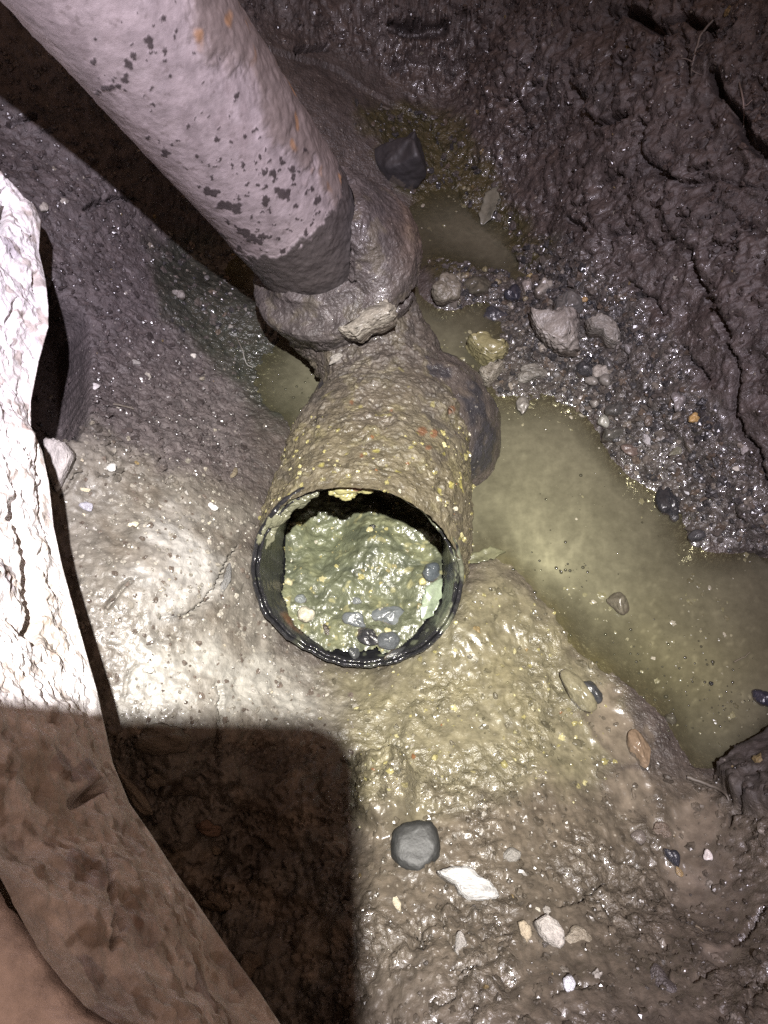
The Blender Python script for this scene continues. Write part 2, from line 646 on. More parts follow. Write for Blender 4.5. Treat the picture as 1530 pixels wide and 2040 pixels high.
soft_m = sstep(-.22, .30, fbm(V0, 15, 3, 33.0))             # patches that are smeared smooth / left crumbly
rough5 = fbm(V0, 34, 4, 14.0, .62)
grainy = fbm(V0, 120, 3, 24.0, .66)
V0w = V0 + .010 * np.stack([clod, fbm(V0, 17, 2, 52.), 0 * clod], -1)
smear = fbm(V0w * np.array([1.0, .45, .8]), 75, 3, 44.0, .5, 'ridge')
D = .0018 * clod + .0006 * grainy
n1c, n2c, ncd = worley(V0 + .003 * np.stack([grainy, fine, finer], -1), 95, 11.0)
plate2 = np.clip((n2c - n1c) / .25, 0, 1) ** .6
D = D + z_wall * (.0070 * clod + .0042 * rough5 + .0019 * grainy + .0007 * finer + .0020 * (plate2 - .7) * (.2 + _rnd[ncd, 1]) + .0060 * (plate - .7) * (0.15 + _rnd[eid, 2]) + .0010 * peb2 * soft_m)
D = D + z_grav * (.0036 * peb + .0022 * peb2 + .0010 * grainy)
D = D + z_yel * ((.0008 + .0014 * soft_m) * rough5 + .0010 * smear + .0012 * bil * soft_m + .0010 * peb2 * soft_m + .0010 * clod)
D = D + z_low * (.0032 * (plate - .7) * soft_m * _rnd[eid, 2] + .0009 * (plate2 - .7) * _rnd[ncd, 1] + .0005 * finer)
D = D + z_low * (.0020 * clod + (.0008 + .0026 * soft_m) * rough5 + .0018 * grainy * (.15 + soft_m) + .0007 * smear + .0012 * peb2 * soft_m)
D = D + z_left * (.0010 * grainy + .0008 * finer + .0012 * rough5 + .0006 * peb2 + .0016 * (plate2 - .8) * np.clip(_rnd[ncd, 1] * 1.5 - .3, 0, 1))
D = D + z_lpool * (.0016 * peb2 + .0006 * fine)
D = D + z_fpool * (.0018 * peb + .0016 * peb2)
D = D + z_under * (.0050 * rough5 + .0060 * (plate - .7) * (.3 + _rnd[eid, 2]) + .003 * clod)
D = D + z_pale * (1 - z_under) * (.0005 * grainy + .0003 * finer + .0009 * rough5 * soft_m)

CRACKS = [
    ([(1230, 20), (1280, 30), (1300, 55), (1355, 30), (1410, 50)], 18, .034), ([(1355, 60), (1365, 165)], 8, .012),
    ([(1415, 140), (1430, 180), (1460, 210), (1495, 280), (1530, 310)], 15, .030), ([(1145, 175), (1160, 225), (1190, 250), (1245, 230)], 8, .014),
    ([(1275, 240), (1280, 320), (1315, 345), (1365, 365), (1420, 360)], 6, .011), ([(785, 50), (820, 65), (885, 60)], 13, .028),
    ([(1130, 435), (1160, 455)], 8, .012), ([(1375, 500), (1390, 550), (1410, 590), (1430, 625), (1450, 670)], 8, .013),
    ([(1450, 690), (1470, 740), (1465, 820), (1475, 860), (1510, 895), (1530, 980)], 7, .012), ([(1355, 690), (1375, 720), (1410, 760)], 6, .010),
    ([(1230, 115), (1235, 140)], 7, .012), ([(590, 100), (650, 95)], 7, .012), ([(1190, 370), (1230, 345), (1250, 360)], 5, .008),
    ([(1250, 560), (1300, 600), (1320, 625)], 6, .009), ([(1370, 340), (1530, 380)], 4, .007), ([(1030, 200), (1050, 260), (1040, 300)], 5, .009),
    ([(175, 415), (200, 400), (245, 395), (270, 400)], 7, .010), ([(20, 250), (50, 235), (70, 230)], 6, .008),
    ([(320, 1230), (375, 1225), (415, 1195), (435, 1160), (457, 1110), (475, 1090)], 4.5, .008), ([(210, 1210), (245, 1165), (260, 1155)], 4, .006),
    ([(122, 990), (140, 970), (152, 940)], 5, .006), ([(432, 1360), (440, 1390), (436, 1440), (433, 1525)], 4, .006), ([(245, 1395), (258, 1340), (275, 1325)], 3.5, .005),
    ([(1110, 1805), (1155, 1790), (1200, 1760)], 5, .007), ([(875, 1800), (878, 1830), (910, 1900)], 4, .006), ([(910, 1935), (955, 1920)], 4, .006),
    ([(1440, 1660), (1460, 1620), (1500, 1605)], 6, .008), ([(1450, 1890), (1485, 1860), (1530, 1810)], 6, .008), ([(1320, 1920), (1330, 1960)], 6, .008),
    ([(1380, 1955), (1430, 1935)], 5, .007), ([(830, 1880), (835, 1825)], 4, .006), ([(870, 2000), (905, 1985)], 4, .006), ([(700, 1610), (705, 1500)], 5, .006),
    ([(560, 905), (600, 900)], 4, .005), ([(330, 880), (335, 960)], 3, .004), ([(430, 870), (440, 895), (480, 880)], 4, .005),
    ([(225, 760), (230, 790)], 4, .005), ([(1100, 1980), (1140, 1960), (1190, 1965)], 4, .006),
]
CARVE = np.zeros(len(V0))
RX, RY = PX + fine * 3 + finer * 1.2 + bil * 3, PY - fine * 3 + finer * 1.2 - clod * 4
for poly, w, dep in CRACKS:
    xs, ys = [p[0] for p in poly], [p[1] for p in poly]
    k = (RX > min(xs) - 60) & (RX < max(xs) + 60) & (RY > min(ys) - 60) & (RY < max(ys) + 60)
    d = seg_dist(RX[k], RY[k], poly)
    ww = w * (0.55 + 0.55 * np.clip(clod[k] + .5, 0, 1.3))
    CARVE[k] = np.maximum(CARVE[k], dep * np.clip(1 - (d / ww) ** 2, 0, 1) ** 0.5)
# small shrinkage cracks, where the ground is crumbly
cr = np.clip((fbm(V0 + .004 * np.stack([fine, bil, finer], -1), 24, 3, 30.0, 0.6, 'ridge') - 1.32) / .10, 0, 1)
CARVE = np.maximum(CARVE, cr * (.009 * z_wall + .0035 * z_low * sstep(1700, 1850, QY) + .0025 * z_left) * sstep(-.1, .4, fbm(V0, 14, 2, 41.0)))
D = D - CARVE

# damp mud lump that overhangs the pond at the lower edge
bank = sstep(-6, 8, signed(RX, RY, [(1425, 1552), (1480, 1515), (1560, 1462), (1700, 1480), (1700, 1660), (1480, 1615)]))
bank0 = bank
lumpz = sstep(-10, 16, signed(RX, RY, [(712, 1505), (790, 1498), (828, 1560), (818, 1640), (760, 1662), (714, 1625)]))
D = D + lumpz * (.019 + .005 * rough5)
# puddle basins: (px, py, half width, half height in px, turn)
PUD = [(1256, 1590, 46, 46, .4), (1395, 1652, 58, 66, .3), (1212, 1445, 40, 74, -.5), (1372, 1778, 46, 72, -.5), (1440, 1905, 40, 24, -.3)]
SLURRY = np.zeros(len(V0))
lev0 = GZ.ravel()
for (ux, uy, rx, ry, rot) in PUD:
    dx, dy = PX - ux, PY - uy
    c, s = math.cos(rot), math.sin(rot)
    e = np.hypot((dx * c + dy * s) / rx, (-dx * s + dy * c) / ry)
    e = e * (1 + .52 * fbm(V0, 34, 3, ux * .1) + .10 * fbm(V0, 130, 2, ux * .1))
    k = e < .8
    wgt = sstep(1.45, .75, e) * (1 - bank0)
    D = D * (1 - wgt) + (-.0022 * sstep(1.0, .5, e) + .0007 * fbm(V0, 45, 2, 5. + ux)) * wgt
    SLURRY = np.maximum(SLURRY, sstep(1.15, .7, e) * (1 - bank0))
under = sstep(.004, -.008, lev0) * (1 - z_wall)
D = D * (1 - .55 * under)
D = D + bank * .016 + bank * (.001 * bil)
cav = sstep(-4, 14, signed(RX, RY, [(30, 640), (105, 560), (150, 610), (178, 640), (178, 840), (150, 875), (85, 885), (40, 860)]))
D = D * (1 - cav) - .055 * cav
VG = V0 + N0 * D[:, None]
rel_ = VG - MC
sa_ = rel_ @ MA
rd_ = np.linalg.norm(rel_ - sa_[:, None] * MA[None], axis=1)
VG[:, 2] -= .06 * ((rd_ < RO + .0005) & (sa_ > -.004) & (sa_ < .22))

# colour of the soil, plus torch glare painted onto two pale patches
TONE = np.zeros((len(V0), 3)) + (.088, .071, .064)
def lay(w, c):
    global TONE
    TONE = TONE * (1 - w[:, None]) + np.array(c) * w[:, None]
lay(z_left, (.118, .098, .098))
lay(z_wall, (.106, .083, .077))
lay(z_wall * sstep(.1, .6, fbm(V0, 30, 3, 81.)) * .5, (.050, .040, .040))
lay(z_grav, (.082, .074, .066))
lay(z_low, (.146, .122, .092))
lay(z_lpool, (.052, .055, .044))
lay(z_fpool, (.070, .062, .028))
lay(z_pale, (.205, .185, .160))
lay(z_yel, (.200, .180, .118))
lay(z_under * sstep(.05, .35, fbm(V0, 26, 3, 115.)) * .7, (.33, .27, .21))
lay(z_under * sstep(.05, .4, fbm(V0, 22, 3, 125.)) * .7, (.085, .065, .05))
lay(zone([(300, 1040), (390, 1020), (440, 1110), (410, 1200), (310, 1230), (270, 1150)], 40) * .85, (.50, .485, .47))  # domed patch whitened: torch glare painted into its colour
lay(zone([(250, 1290), (430, 1270), (600, 1360), (660, 1440), (420, 1450), (240, 1430)], 40) * .75, (.44, .425, .39))  # pale strip brightened the same way, glare painted in
lay(zone([(1000, 20), (1080, 10), (1110, 130), (1130, 190), (1060, 210), (1010, 130)], 40) * .8, (.14, .118, .115))
lay(zone([(1150, 150), (1230, 150), (1240, 220), (1180, 230)], 25) * .7, (.115, .10, .098))
lay(sstep(.05, .5, fbm(V0, 26, 3, 55.)) * z_yel * .6, (.23, .205, .125))
lay(sstep(.1, .6, fbm(V0, 30, 3, 65.)) * z_pale * .5, (.13, .105, .08))
lay(sstep(.0, .5, fbm(V0, 22, 3, 75.)) * z_low * .5, (.112, .092, .070))
lay(z_grav * sstep(.5, .9, _rnd[hid, 0]) * .6, (.17, .155, .135))
lay(z_grav * sstep(.25, .0, _rnd[cid, 2]) * .7, (.045, .045, .05))
lay(bank * .8, (.058, .047, .044))
lay(SLURRY * .85, (.215, .180, .140))
TONE = TONE * .52
WET = .45 - .04 * z_wall + .42 * z_grav + .30 * z_yel + .32 * z_low + .35 * z_lpool + .4 * z_fpool - .28 * z_left + .06 * z_pale
WET = WET + .30 * z_wall * sstep(.13, .02, VG[:, 2]) + .3 * sstep(.006, .0, VG[:, 2]) + .22 * fbm(V0, 21, 2, 71.)
WET = WET - .16 * z_wall * sstep(.06, .16, VG[:, 2]) - .03 * z_low
WET = WET + .55 * SLURRY
WET = WET + .16 * z_low * (1 - soft_m) * sstep(-.2, .3, fbm(V0, 24, 2, 175.)) - .12 * z_low * soft_m
WET = WET - .3 * bank
smooth_pale = z_pale * sstep(.25, -.25, fbm(V0, 12, 3, 155.))
boul = zone([(285, 1030), (395, 1010), (455, 1110), (420, 1210), (310, 1240), (255, 1150)], 40)
lowb = zone([(240, 1290), (430, 1260), (620, 1360), (680, 1450), (420, 1455), (235, 1440)], 40)
GRAIN = (1 - .85 * SLURRY) * (1 - .45 * z_pale - .12 * smooth_pale - .10 * np.maximum(boul, lowb) * z_pale - .45 * bank - .65 * (z_yel + z_low) * (1 - soft_m) - .45 * z_wall * (1 - soft_m))
WET = WET - .02 * z_pale + .05 * np.maximum(boul, lowb) * z_pale
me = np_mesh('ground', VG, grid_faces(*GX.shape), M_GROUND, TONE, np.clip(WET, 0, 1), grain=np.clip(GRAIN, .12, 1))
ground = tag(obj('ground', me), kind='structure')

# ------------------------------------------------------------------ water sheets
def height_at(x, y):
    i = np.clip(np.searchsorted(gx, x), 0, len(gx) - 1)
    j = np.clip(np.searchsorted(gy, y), 0, len(gy) - 1)
    return VG[:, 2].reshape(GX.shape)[j, i]


def water_sheet(name, x0, x1, y0, y1, z, step, mat, keep=None):
    xs, ys = np.arange(x0, x1, step), np.arange(y0, y1, step)
    X, Y = np.meshgrid(xs, ys)
    dep = np.clip(z - height_at(X, Y), -.004, 1)
    V = np.stack([X, Y, 0 * X + z], -1).reshape(-1, 3)
    Q = grid_faces(*X.shape)
    d = dep.ravel()
    ok = d > -.0039
    if keep is not None:
        ok &= keep(V)
    Q = Q[ok[Q].any(1)]
    used = np.unique(Q)
    idx = np.zeros(len(V), int)
    idx[used] = np.arange(len(used))
    U = V[used]
    ux, uy, _ = proj(U)
    wx_ = ux + 40 * fbm(U, 16, 3, 3.)
    wy_ = uy + 40 * fbm(U, 16, 3, 23.)
    pl = np.exp(-(((wx_ - 1040) / 150) ** 2 + ((wy_ - 1130) / 130) ** 2))        # silt stirred up by the pipe
    gr = np.exp(-(((wx_ - 1330) / 200) ** 2 + ((wy_ - 1340) / 130) ** 2))        # olive sludge under the surface
    st = np.clip(fbm(U * np.array([1, .5, 1.]), 45, 4, 9., .6, 'ridge') - .9, 0, 1)
    sp = sstep(.35, .75, fbm(U, 170, 2, 19.)) * (gr + .25)
    cw = np.ones((len(U), 3)) * .92
    cw = cw * (1 - pl[:, None]) + pl[:, None] * np.array((1.55, 1.58, 1.5))
    cw = cw * (1 - .7 * gr[:, None]) + .7 * gr[:, None] * np.array((1.0, .98, .78))
    cw = cw * (1 + (.45 * st * (pl + .25) + .5 * sp)[:, None])
    if name != 'pond_water':
        cw = np.ones((len(U), 3))
    return tag(obj(name, np_mesh(name, U, idx[Q], mat, cw, np.clip(d[used], 0, 1))), kind='structure')


def in_basin(V, ux, uy, rx, ry, rot):
    x, y, _ = proj(V)
    c, s = math.cos(rot), math.sin(rot)
    return np.hypot(((x - ux) * c + (y - uy) * s) / rx, (-(x - ux) * s + (y - uy) * c) / ry) < 1.12


water_sheet('pond_water', -.2, .62, -.05, .80, 0.0, .0025, M_WATER, lambda V: proj(V)[1] < 1620)

# ------------------------------------------------------------------ concrete slab with its broken edge
LOW = [(-.34, .62, .18), (-.30, .53, .18)] + [tuple(Pz(px, py, .18)) for px, py in
       [(0, 372), (25, 395), (72, 415), (82, 440), (78, 500), (92, 560), (97, 610), (97, 650), (78, 720), (62, 800), (62, 850), (85, 900), (98, 960),
        (108, 1050), (125, 1130), (150, 1220), (175, 1310), (195, 1380), (205, 1430), (225, 1520), (258, 1600), (300, 1660), (345, 1730),
        (400, 1810), (455, 1890), (520, 1980), (562, 2045)]] + [(.0, -.10, .18), (.08, -.22, .18), (.16, -.4, .18)]
LOW = np.array(LOW)
TOP = [(-.42, .62), (-.37, .53), (-.34, .46), (-.31, .40), (-.28, .32), (-.25, .25), (-.215, .17), (-.175, .10)] + \
      [tuple(Pz(px, py, .30)[:2]) for px, py in [(-60, 1640), (0, 1745), (40, 1830), (90, 1915), (130, 1965), (170, 2005), (240, 2045)]] + [(-.02, -.10), (.05, -.22), (.12, -.4)]
TOP = np.array([(x, y, .30) for x, y in TOP])


def resample(p, n):
    s = np.concatenate([[0], np.cumsum(np.linalg.norm(np.diff(p, axis=0), axis=1))])
    t = np.linspace(0, s[-1], n)
    return np.stack([np.interp(t, s, p[:, i]) for i in range(3)], -1)


def by_y(p, ys):
    o = np.argsort(p[:, 1])
    return np.stack([np.interp(ys, p[o, 1], p[o, 0]), ys, np.interp(ys, p[o, 1], p[o, 2])], -1)


NS, NW = 760, 170
ys = np.concatenate([np.linspace(.62, .12, 430), np.linspace(.119, -.06, 260), np.linspace(-.065, -.4, 70)])
lo, hi = by_y(LOW, ys), by_y(TOP, ys)
w = np.linspace(0, 1, NW)
face = lo[:, None, :] * (1 - w)[None, :, None] + hi[:, None, :] * w[None, :, None]
bulge = np.sin(w * math.pi) * .004
face[:, :, 0] += bulge[None, :] * .9
face[:, :, 1] += bulge[None, :] * .4
fn = grid_normals(face)
if fn[NS // 2, NW // 2, 0] < 0:
    fn = -fn
FV = face.reshape(-1, 3)
s1, s2, sid = worley(FV, 55, 2.0)
agg = np.clip(1 - (s1 / .6) ** 2, 0, 1)
chunk = fbm(FV, 16, 3, 3.3)
fd = .0052 * chunk + .0018 * fbm(FV, 60, 4, 6.6, .62) + .0010 * fbm(FV, 240, 2, 1.6) - .0022 * sstep(.35, .6, fbm(FV, 120, 2, 8.6)) + .0030 * agg * (_rnd[sid, 0] - .35)
# ledges in the fracture
led = fbm(FV * np.array([1, 1, .35]), 13, 2, 21.0)
fd = fd - .004 * sstep(.15, .40, led)
# the deep dark splits that run down the lit face
fpx, fpy, _ = proj(FV)
for poly, wd_, dp in [([(22, 1010), (45, 1080), (66, 1150), (76, 1220), (74, 1270)], 13, .03), ([(8, 385), (6, 430), (0, 460)], 9, .02),
                      ([(60, 820), (75, 900), (82, 960), (80, 1020)], 4, .01), ([(30, 600), (18, 640)], 5, .01), ([(70, 550), (80, 575)], 6, .012),
                      ([(155, 1590), (200, 1570)], 14, .012), ([(205, 1690), (215, 1800), (215, 1900)], 6, .008)]:
    dd = seg_dist(fpx + 6 * chunk, fpy, poly)
    fd = fd - dp * np.clip(1 - (dd / wd_) ** 2, 0, 1)
edge = np.minimum(1, np.minimum(np.tile(w, NS) * 14, (1 - np.tile(w, NS)) * 5 + .12))
FV2 = FV + fn.reshape(-1, 3) * (fd * edge)[:, None]
FG = FV2.reshape(NS, NW, 3)
left_lo = np.stack([np.full(NS, -1.2), ys, np.full(NS, .185)], -1)
left_hi = np.stack([np.full(NS, -1.2), ys, np.full(NS, .302)], -1)
SG = np.concatenate([left_lo[:, None], (FG[:, :1] * .93 + left_lo[:, None] * .07), FG], 1)
cst = fbm(FV, 28, 3, 13.)
fc = np.zeros((NS * NW, 3)) + (.72, .70, .70)
kk = sstep(.05, .5, cst)[:, None] * .6
fc = fc * (1 - kk) + np.array((.48, .45, .42)) * kk
kk = (sstep(.75, .85, _rnd[sid, 1]) * sstep(.0, .3, agg))[:, None] * .7
fc = fc * (1 - kk) + np.array((.36, .33, .36)) * kk
kk = sstep(.25, .5, fbm(FV, 95, 2, 31.))[:, None] * .7  # this blotch tint and the pit spots below stand in for small-scale shade
fc = fc * (1 - kk) + np.array((.30, .25, .21)) * kk
kk = (sstep(.22, .10, s1) * sstep(.55, .65, _rnd[sid, 2]))[:, None] * .75
fc = fc * (1 - kk) + np.array((.22, .15, .12)) * kk
kk = sstep(.1, .7, fbm(FV, 11, 3, 51.))[:, None] * .6
fc = fc * (1 - kk) + np.array((.34, .29, .23)) * kk
SCOL = np.concatenate([np.tile([.3, .26, .2], (NS, 2, 1)).reshape(NS, 2, 3), fc.reshape(NS, NW, 3)], 1)
slab = empty('concrete_slab', (-.3, .1, .18), 'thick pale concrete floor slab with a rough broken edge beside the dug hole', 'concrete slab')
off = np.array(slab.location)
me = np_mesh('broken_edge', SG.reshape(-1, 3) - off, grid_faces(NS, NW + 2), M_SLAB, SCOL.reshape(-1, 3), np.full(NS * (NW + 2), .15))
obj('broken_edge', me, slab)
# smooth floor finish: its own sheet with a rounded arris that overlaps the fracture
arr = FG[:, -1].copy()
inn = np.stack([np.full(NS, -1.2), ys, np.full(NS, .304)], -1)
prof = [(0.0, -.010), (.002, -.004), (.006, -.001), (.011, .0008), (.02, .001), (.2, .001), (1.0, .001)]
rows = []
vec = inn - arr
ln = np.linalg.norm(vec[:, :2], axis=1, keepdims=True)
dirn = vec / ln
jag = (.004 * fbm(arr, 60, 3, 4.4) + .003)[:, None]
for a, dz in prof:
    t = a if a < .1 else a
    p = arr + dirn * ((t + (jag if a < .1 else 0)) if a < .1 else (ln * a))
    p[:, 2] = .302 + dz
    rows.append(p)
TG = np.stack(rows, 1)
tc_ = np.tile([.86, .82, .84], (NS * len(prof), 1))
me = np_mesh('floor_finish', TG.reshape(-1, 3) - off, grid_faces(NS, len(prof)), M_SLAB, tc_, np.full(NS * len(prof), .2))
obj('floor_finish', me, slab)

# ------------------------------------------------------------------ pipes
def hermite(pts, n):
    p = np.array(pts, float)
    s = np.concatenate([[0], np.cumsum(np.linalg.norm(np.diff(p[:, :3], axis=0), axis=1))])
    m = np.gradient(p, s, axis=0)
    t = np.linspace(0, s[-1], n)
    k = np.clip(np.searchsorted(s, t, side='right') - 1, 0, len(s) - 2)
    h = (s[k + 1] - s[k])[:, None]
    u = ((t - s[k])[:, None]) / h
    return ((2 * u ** 3 - 3 * u ** 2 + 1) * p[k] + (u ** 3 - 2 * u ** 2 + u) * h * m[k] + (-2 * u ** 3 + 3 * u ** 2) * p[k + 1] + (u ** 3 - u ** 2) * h * m[k + 1])


def frames(Cn):
    T = np.gradient(Cn, axis=0)
    T /= np.linalg.norm(T, axis=1)[:, None]
    a = RIGHT - T[0] * (RIGHT @ T[0])
    a /= np.linalg.norm(a)
    A = []
    for t in T:
        a = a - t * (a @ t)
        a = a / np.linalg.norm(a)
        A.append(a.copy())
    A = np.array(A)
    return T, A, np.cross(T, A)


def sweep(Cn, r, nu):
    """Rings of nu points round the centre line; returns grid (nv,nu,3), radial directions and angles."""
    T, A, B = frames(Cn)
    th = np.linspace(0, 2 * math.pi, nu, endpoint=False)
    rad = A[:, None] * np.cos(th)[None, :, None] + B[:, None] * np.sin(th)[None, :, None]
    return Cn[:, None] + rad * r[:, None, None] if r.ndim == 1 else Cn[:, None] + rad * r[..., None], rad, th


def px_path(pts, n):
    q = [tuple(P(px, py, d)) + (rp * d / F,) for px, py, d, rp in pts]
    h = hermite(q, n)
    return h[:, :3], h[:, 3]


# --- upright grey pipe
pb, pt = P(606, 462, .62), P(217, -42, .4165)
ax = (pt - pb) / np.linalg.norm(pt - pb)
L0, L1 = -.07, .42
nv, nu = 640, 420
tt = np.linspace(L0, L1, nv)
Cn = pb[None] + ax[None] * tt[:, None]
grid, rad, th = sweep(Cn, np.full(nv, .0506), nu)
PV = grid.reshape(-1, 3)
PR = rad.reshape(-1, 3)
qx, qy, _ = proj(PV)
tl = np.repeat(tt, nu)
# where the mud line runs on the pipe
line = [(430, 470), (500, 507), (560, 512), (610, 492), (660, 478), (700, 440), (716, 395), (690, 330), (640, 300)]
mud = sstep(.002, -.002, tl - (.043 + .0035 * fbm(PV, 40, 3, 3.) + .007 * fbm(PV, 110, 3, 13., .6)))
nz = fbm(PV, 30, 3, 2.)
nzf = fbm(PV, 160, 3, 5., .6)
side = sstep(.0, .9, (PR @ (RIGHT * .8 + UP * .6)))             # side that faces the soil wall
crust = sstep(.30, .70, side + .45 * nz + .12 * nzf) * (1 - mud)
pd = .0006 * nz + .00025 * nzf + .0002 * fbm(PV, 70, 3, 91., .6) + crust * (.0012 + .0010 * fbm(PV, 70, 3, 7.)) + mud * (.0012 + .0008 * fbm(PV, 55, 3, 8.)) + mud * .0003 * nzf
left_fl = sstep(-.75, -.98, PR @ (RIGHT * .85 - UP * .5)) * sstep(.1, .5, fbm(PV, 45, 3, 9.))
pd = pd + .002 * left_fl
pc = np.zeros((nv * nu, 3)) + (.225, .194, .196)
def tint(C_, wgt, c):
    return C_ * (1 - wgt[:, None]) + np.array(c) * wgt[:, None]
pc = tint(pc, sstep(-.1, .7, nz) * .6, (.17, .145, .148))
pc = tint(pc, sstep(.2, .9, fbm(PV, 75, 3, 15.)) * .5, (.28, .245, .25))
pc = tint(pc, sstep(.25, .7, fbm(PV * np.array([1, 1, .4]), 50, 3, 33.)) * .5, (.16, .13, .132))
pc = tint(pc, sstep(.15, .55, fbm(PV * np.array([1, 1, .35]), 36, 4, 133., .6)) * .5, (.12, .10, .102))
pc = tint(pc, sstep(.5, .8, fbm(PV, 200, 2, 143.)) * .5, (.10, .082, .08))
pc = tint(pc, crust * .8, (.115, .092, .082))
pc = tint(pc, crust * sstep(.3, .7, fbm(PV, 60, 2, 61.)) * .7, (.24, .13, .06))
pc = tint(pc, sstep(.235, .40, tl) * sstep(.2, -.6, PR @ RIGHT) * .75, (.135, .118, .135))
wetp = np.full(nv * nu, .25)
SPOTS = [(296, 75, 9), (300, 88, 5), (270, 110, 8), (258, 130, 10), (186, 127, 7), (249, 154, 7), (210, 172, 9), (225, 168, 9), (240, 170, 6), (196, 183, 4), (325, 38, 7), (472, 188, 5),
         (470, 200, 4), (376, 252, 4), (393, 236, 3), (430, 278, 5), (453, 283, 3), (397, 308, 5), (405, 320, 3), (441, 317, 3), (482, 328, 5), (481, 341, 3), (462, 332, 3), (509, 339, 3), (526, 341, 7),
         (543, 346, 7), (558, 316, 5), (560, 324, 5), (547, 356, 5), (582, 338, 8), (585, 350, 5), (514, 368, 4), (557, 383, 11), (570, 384, 8), (529, 399, 7), (586, 407, 6), (587, 364, 4), (632, 402, 8),
         (653, 429, 5), (642, 455, 6), (608, 466, 7), (615, 478, 5), (524, 469, 8), (537, 470, 5), (506, 431, 3), (475, 396, 4), (493, 387, 3), (538, 419, 4), (564, 498, 6), (590, 495, 3), (515, 457, 3),
         (470, 413, 12), (455, 410, 9), (440, 408, 8), (425, 385, 8), (412, 378, 9), (478, 455, 8), (490, 462, 10), (505, 475, 10), (518, 484, 8), (470, 448, 7), (452, 440, 5), (548, 445, 3), (575, 458, 3), (600, 440, 3),
         (578, 425, 3), (660, 470, 4), (688, 430, 3), (530, 300, 3), (605, 300, 4), (520, 275, 3), (330, 303, 9), (295, 273, 4), (505, 260, 4), (620, 380, 5), (557, 342, 4), (575, 395, 4), (440, 470, 6), (480, 490, 5)]
rs_ = np.random.default_rng(44)
for _ in range(70):
    u_, v_ = rs_.random(), rs_.normal() * .42
    SPOTS.append((215 + 390 * u_ + 105 * v_, 40 + 430 * u_ - 95 * v_, rs_.uniform(1.8, 4.2)))
vis = (PR @ (CPOS - pb) > 0)
spm = np.zeros(nv * nu)
jx, jy = qx + 6.5 * nzf + 5 * nz, qy + 6.5 * fbm(PV, 160, 3, 77., .65) - 5 * nz
for sx, sy, sr in SPOTS:
    k = np.abs(jx - sx) + np.abs(jy - sy) < sr * 4
    spm[k] = np.maximum(spm[k], sstep(sr * 1.15, sr * .85, np.hypot(jx[k] - sx, jy[k] - sy)))
spm = spm * vis
pc = tint(pc, spm * (1 - mud) * .95, (.035, .028, .029))
wetp = wetp + .15 * spm + .35 * mud * .6 - .1 * left_fl
pc = tint(pc, left_fl * .7, (.13, .115, .12))
pc = tint(pc, mud, (.052, .045, .043))
pd = pd + .0004 * spm
pipe = tag(obj('soil_pipe', np_mesh('soil_pipe', PV + PR * pd[:, None] - pb, grid_faces(nv, nu, True), M_PIPE, pc, np.clip(wetp, 0, 1))),
           'upright lilac grey drain pipe speckled with dark wet spots above the muddy collar', 'drain pipe')
pipe.location = pb

# --- muddy junction
J0 = P(745, 900, .62)
junction = empty('pipe_junction', J0, 'mud coated drain junction with collar, bulging hub and open black mouth', 'pipe junction')


def coat_colour(V, base=(.055, .046, .040)):
    c = np.tile(base, (len(V), 1)).astype(float)
    vx, vy, _ = proj(V)
    yel = sstep(700, 930, vy + 60 * fbm(V, 25, 2, 3.))
    c = tint(c, yel * .8, (.078, .067, .042))
    c = tint(c, sstep(.1, .6, fbm(V, 60, 3, 19.)) * (.25 + .4 * yel), (.105, .092, .052))
    c = tint(c, sstep(.2, .6, fbm(V, 45, 3, 29.)) * .5, (.036, .031, .029))
    c = tint(c, sstep(.62, .8, fbm(V, 120, 2, 39.)) * yel * .8, (.20, .18, .05))
    return c


def coat_disp(V, a=1.0):
    g1, g2, gid = worley(V + .002 * np.stack([fbm(V, 150, 2, 3.), fbm(V, 150, 2, 7.), fbm(V, 150, 2, 9.)], -1), 190, 5.0)
    pm = .25 + 1.1 * sstep(-.25, .4, fbm(V, 20, 3, 61.))
    return a * (.0040 * fbm(V, 24, 3, 1.) + pm * .0018 * fbm(V, 60, 4, 4., .66) + pm * .0010 * fbm(V, 170, 3, 6., .7)
                + .0016 * np.clip(1 - (g1 / .55) ** 2, 0, 1) * np.clip(_rnd[gid, 0] * 1.6 - .6, 0, 1) - .0016 * np.clip(fbm(V, 75, 3, 8., .6, 'ridge') - 1.0, 0, 1))


# body of the bend
NV, NU = 420, 380
Cn, rr = px_path([(655, 545, .655, 120), (690, 610, .672, 128), (738, 690, .672, 118), (768, 765, .660, 120), (765, 850, .645, 160), (750, 940, .615, 182),
                  (738, 1030, .580, 197), (722, 1100, .553, 205), (714, 1135, .538, 207)], NV)
grid, rad, th = sweep(Cn, rr, NU)
BV, BR = grid.reshape(-1, 3), rad.reshape(-1, 3)
tend = np.repeat(np.linspace(0, 1, NV), NU)
bd = coat_disp(BV) * (1 - .55 * sstep(.93, 1, tend)) - .0025 * sstep(.95, 1, tend) + .001
bc = coat_colour(BV)
vx, vy, _ = proj(BV)
# brick red crumbs ground into the mud
for sx, sy, sr in [(840, 860, 12), (862, 866, 10), (895, 818, 9), (850, 895, 7), (700, 800, 5), (720, 905, 6), (780, 815, 4)]:
    bc = tint(bc, sstep(sr, sr * .5, np.hypot(vx - sx + 3 * fbm(BV, 300, 1), vy - sy)) * .8, (.10, .045, .022))
bw = .46 + .35 * fbm(BV, 20, 2, 11.)
V_ = BV + BR * bd[:, None]
obj('bend', np_mesh('bend', V_ - J0, grid_faces(NV, NU, True), M_COAT, bc, np.clip(bw, 0, 1)), junction)


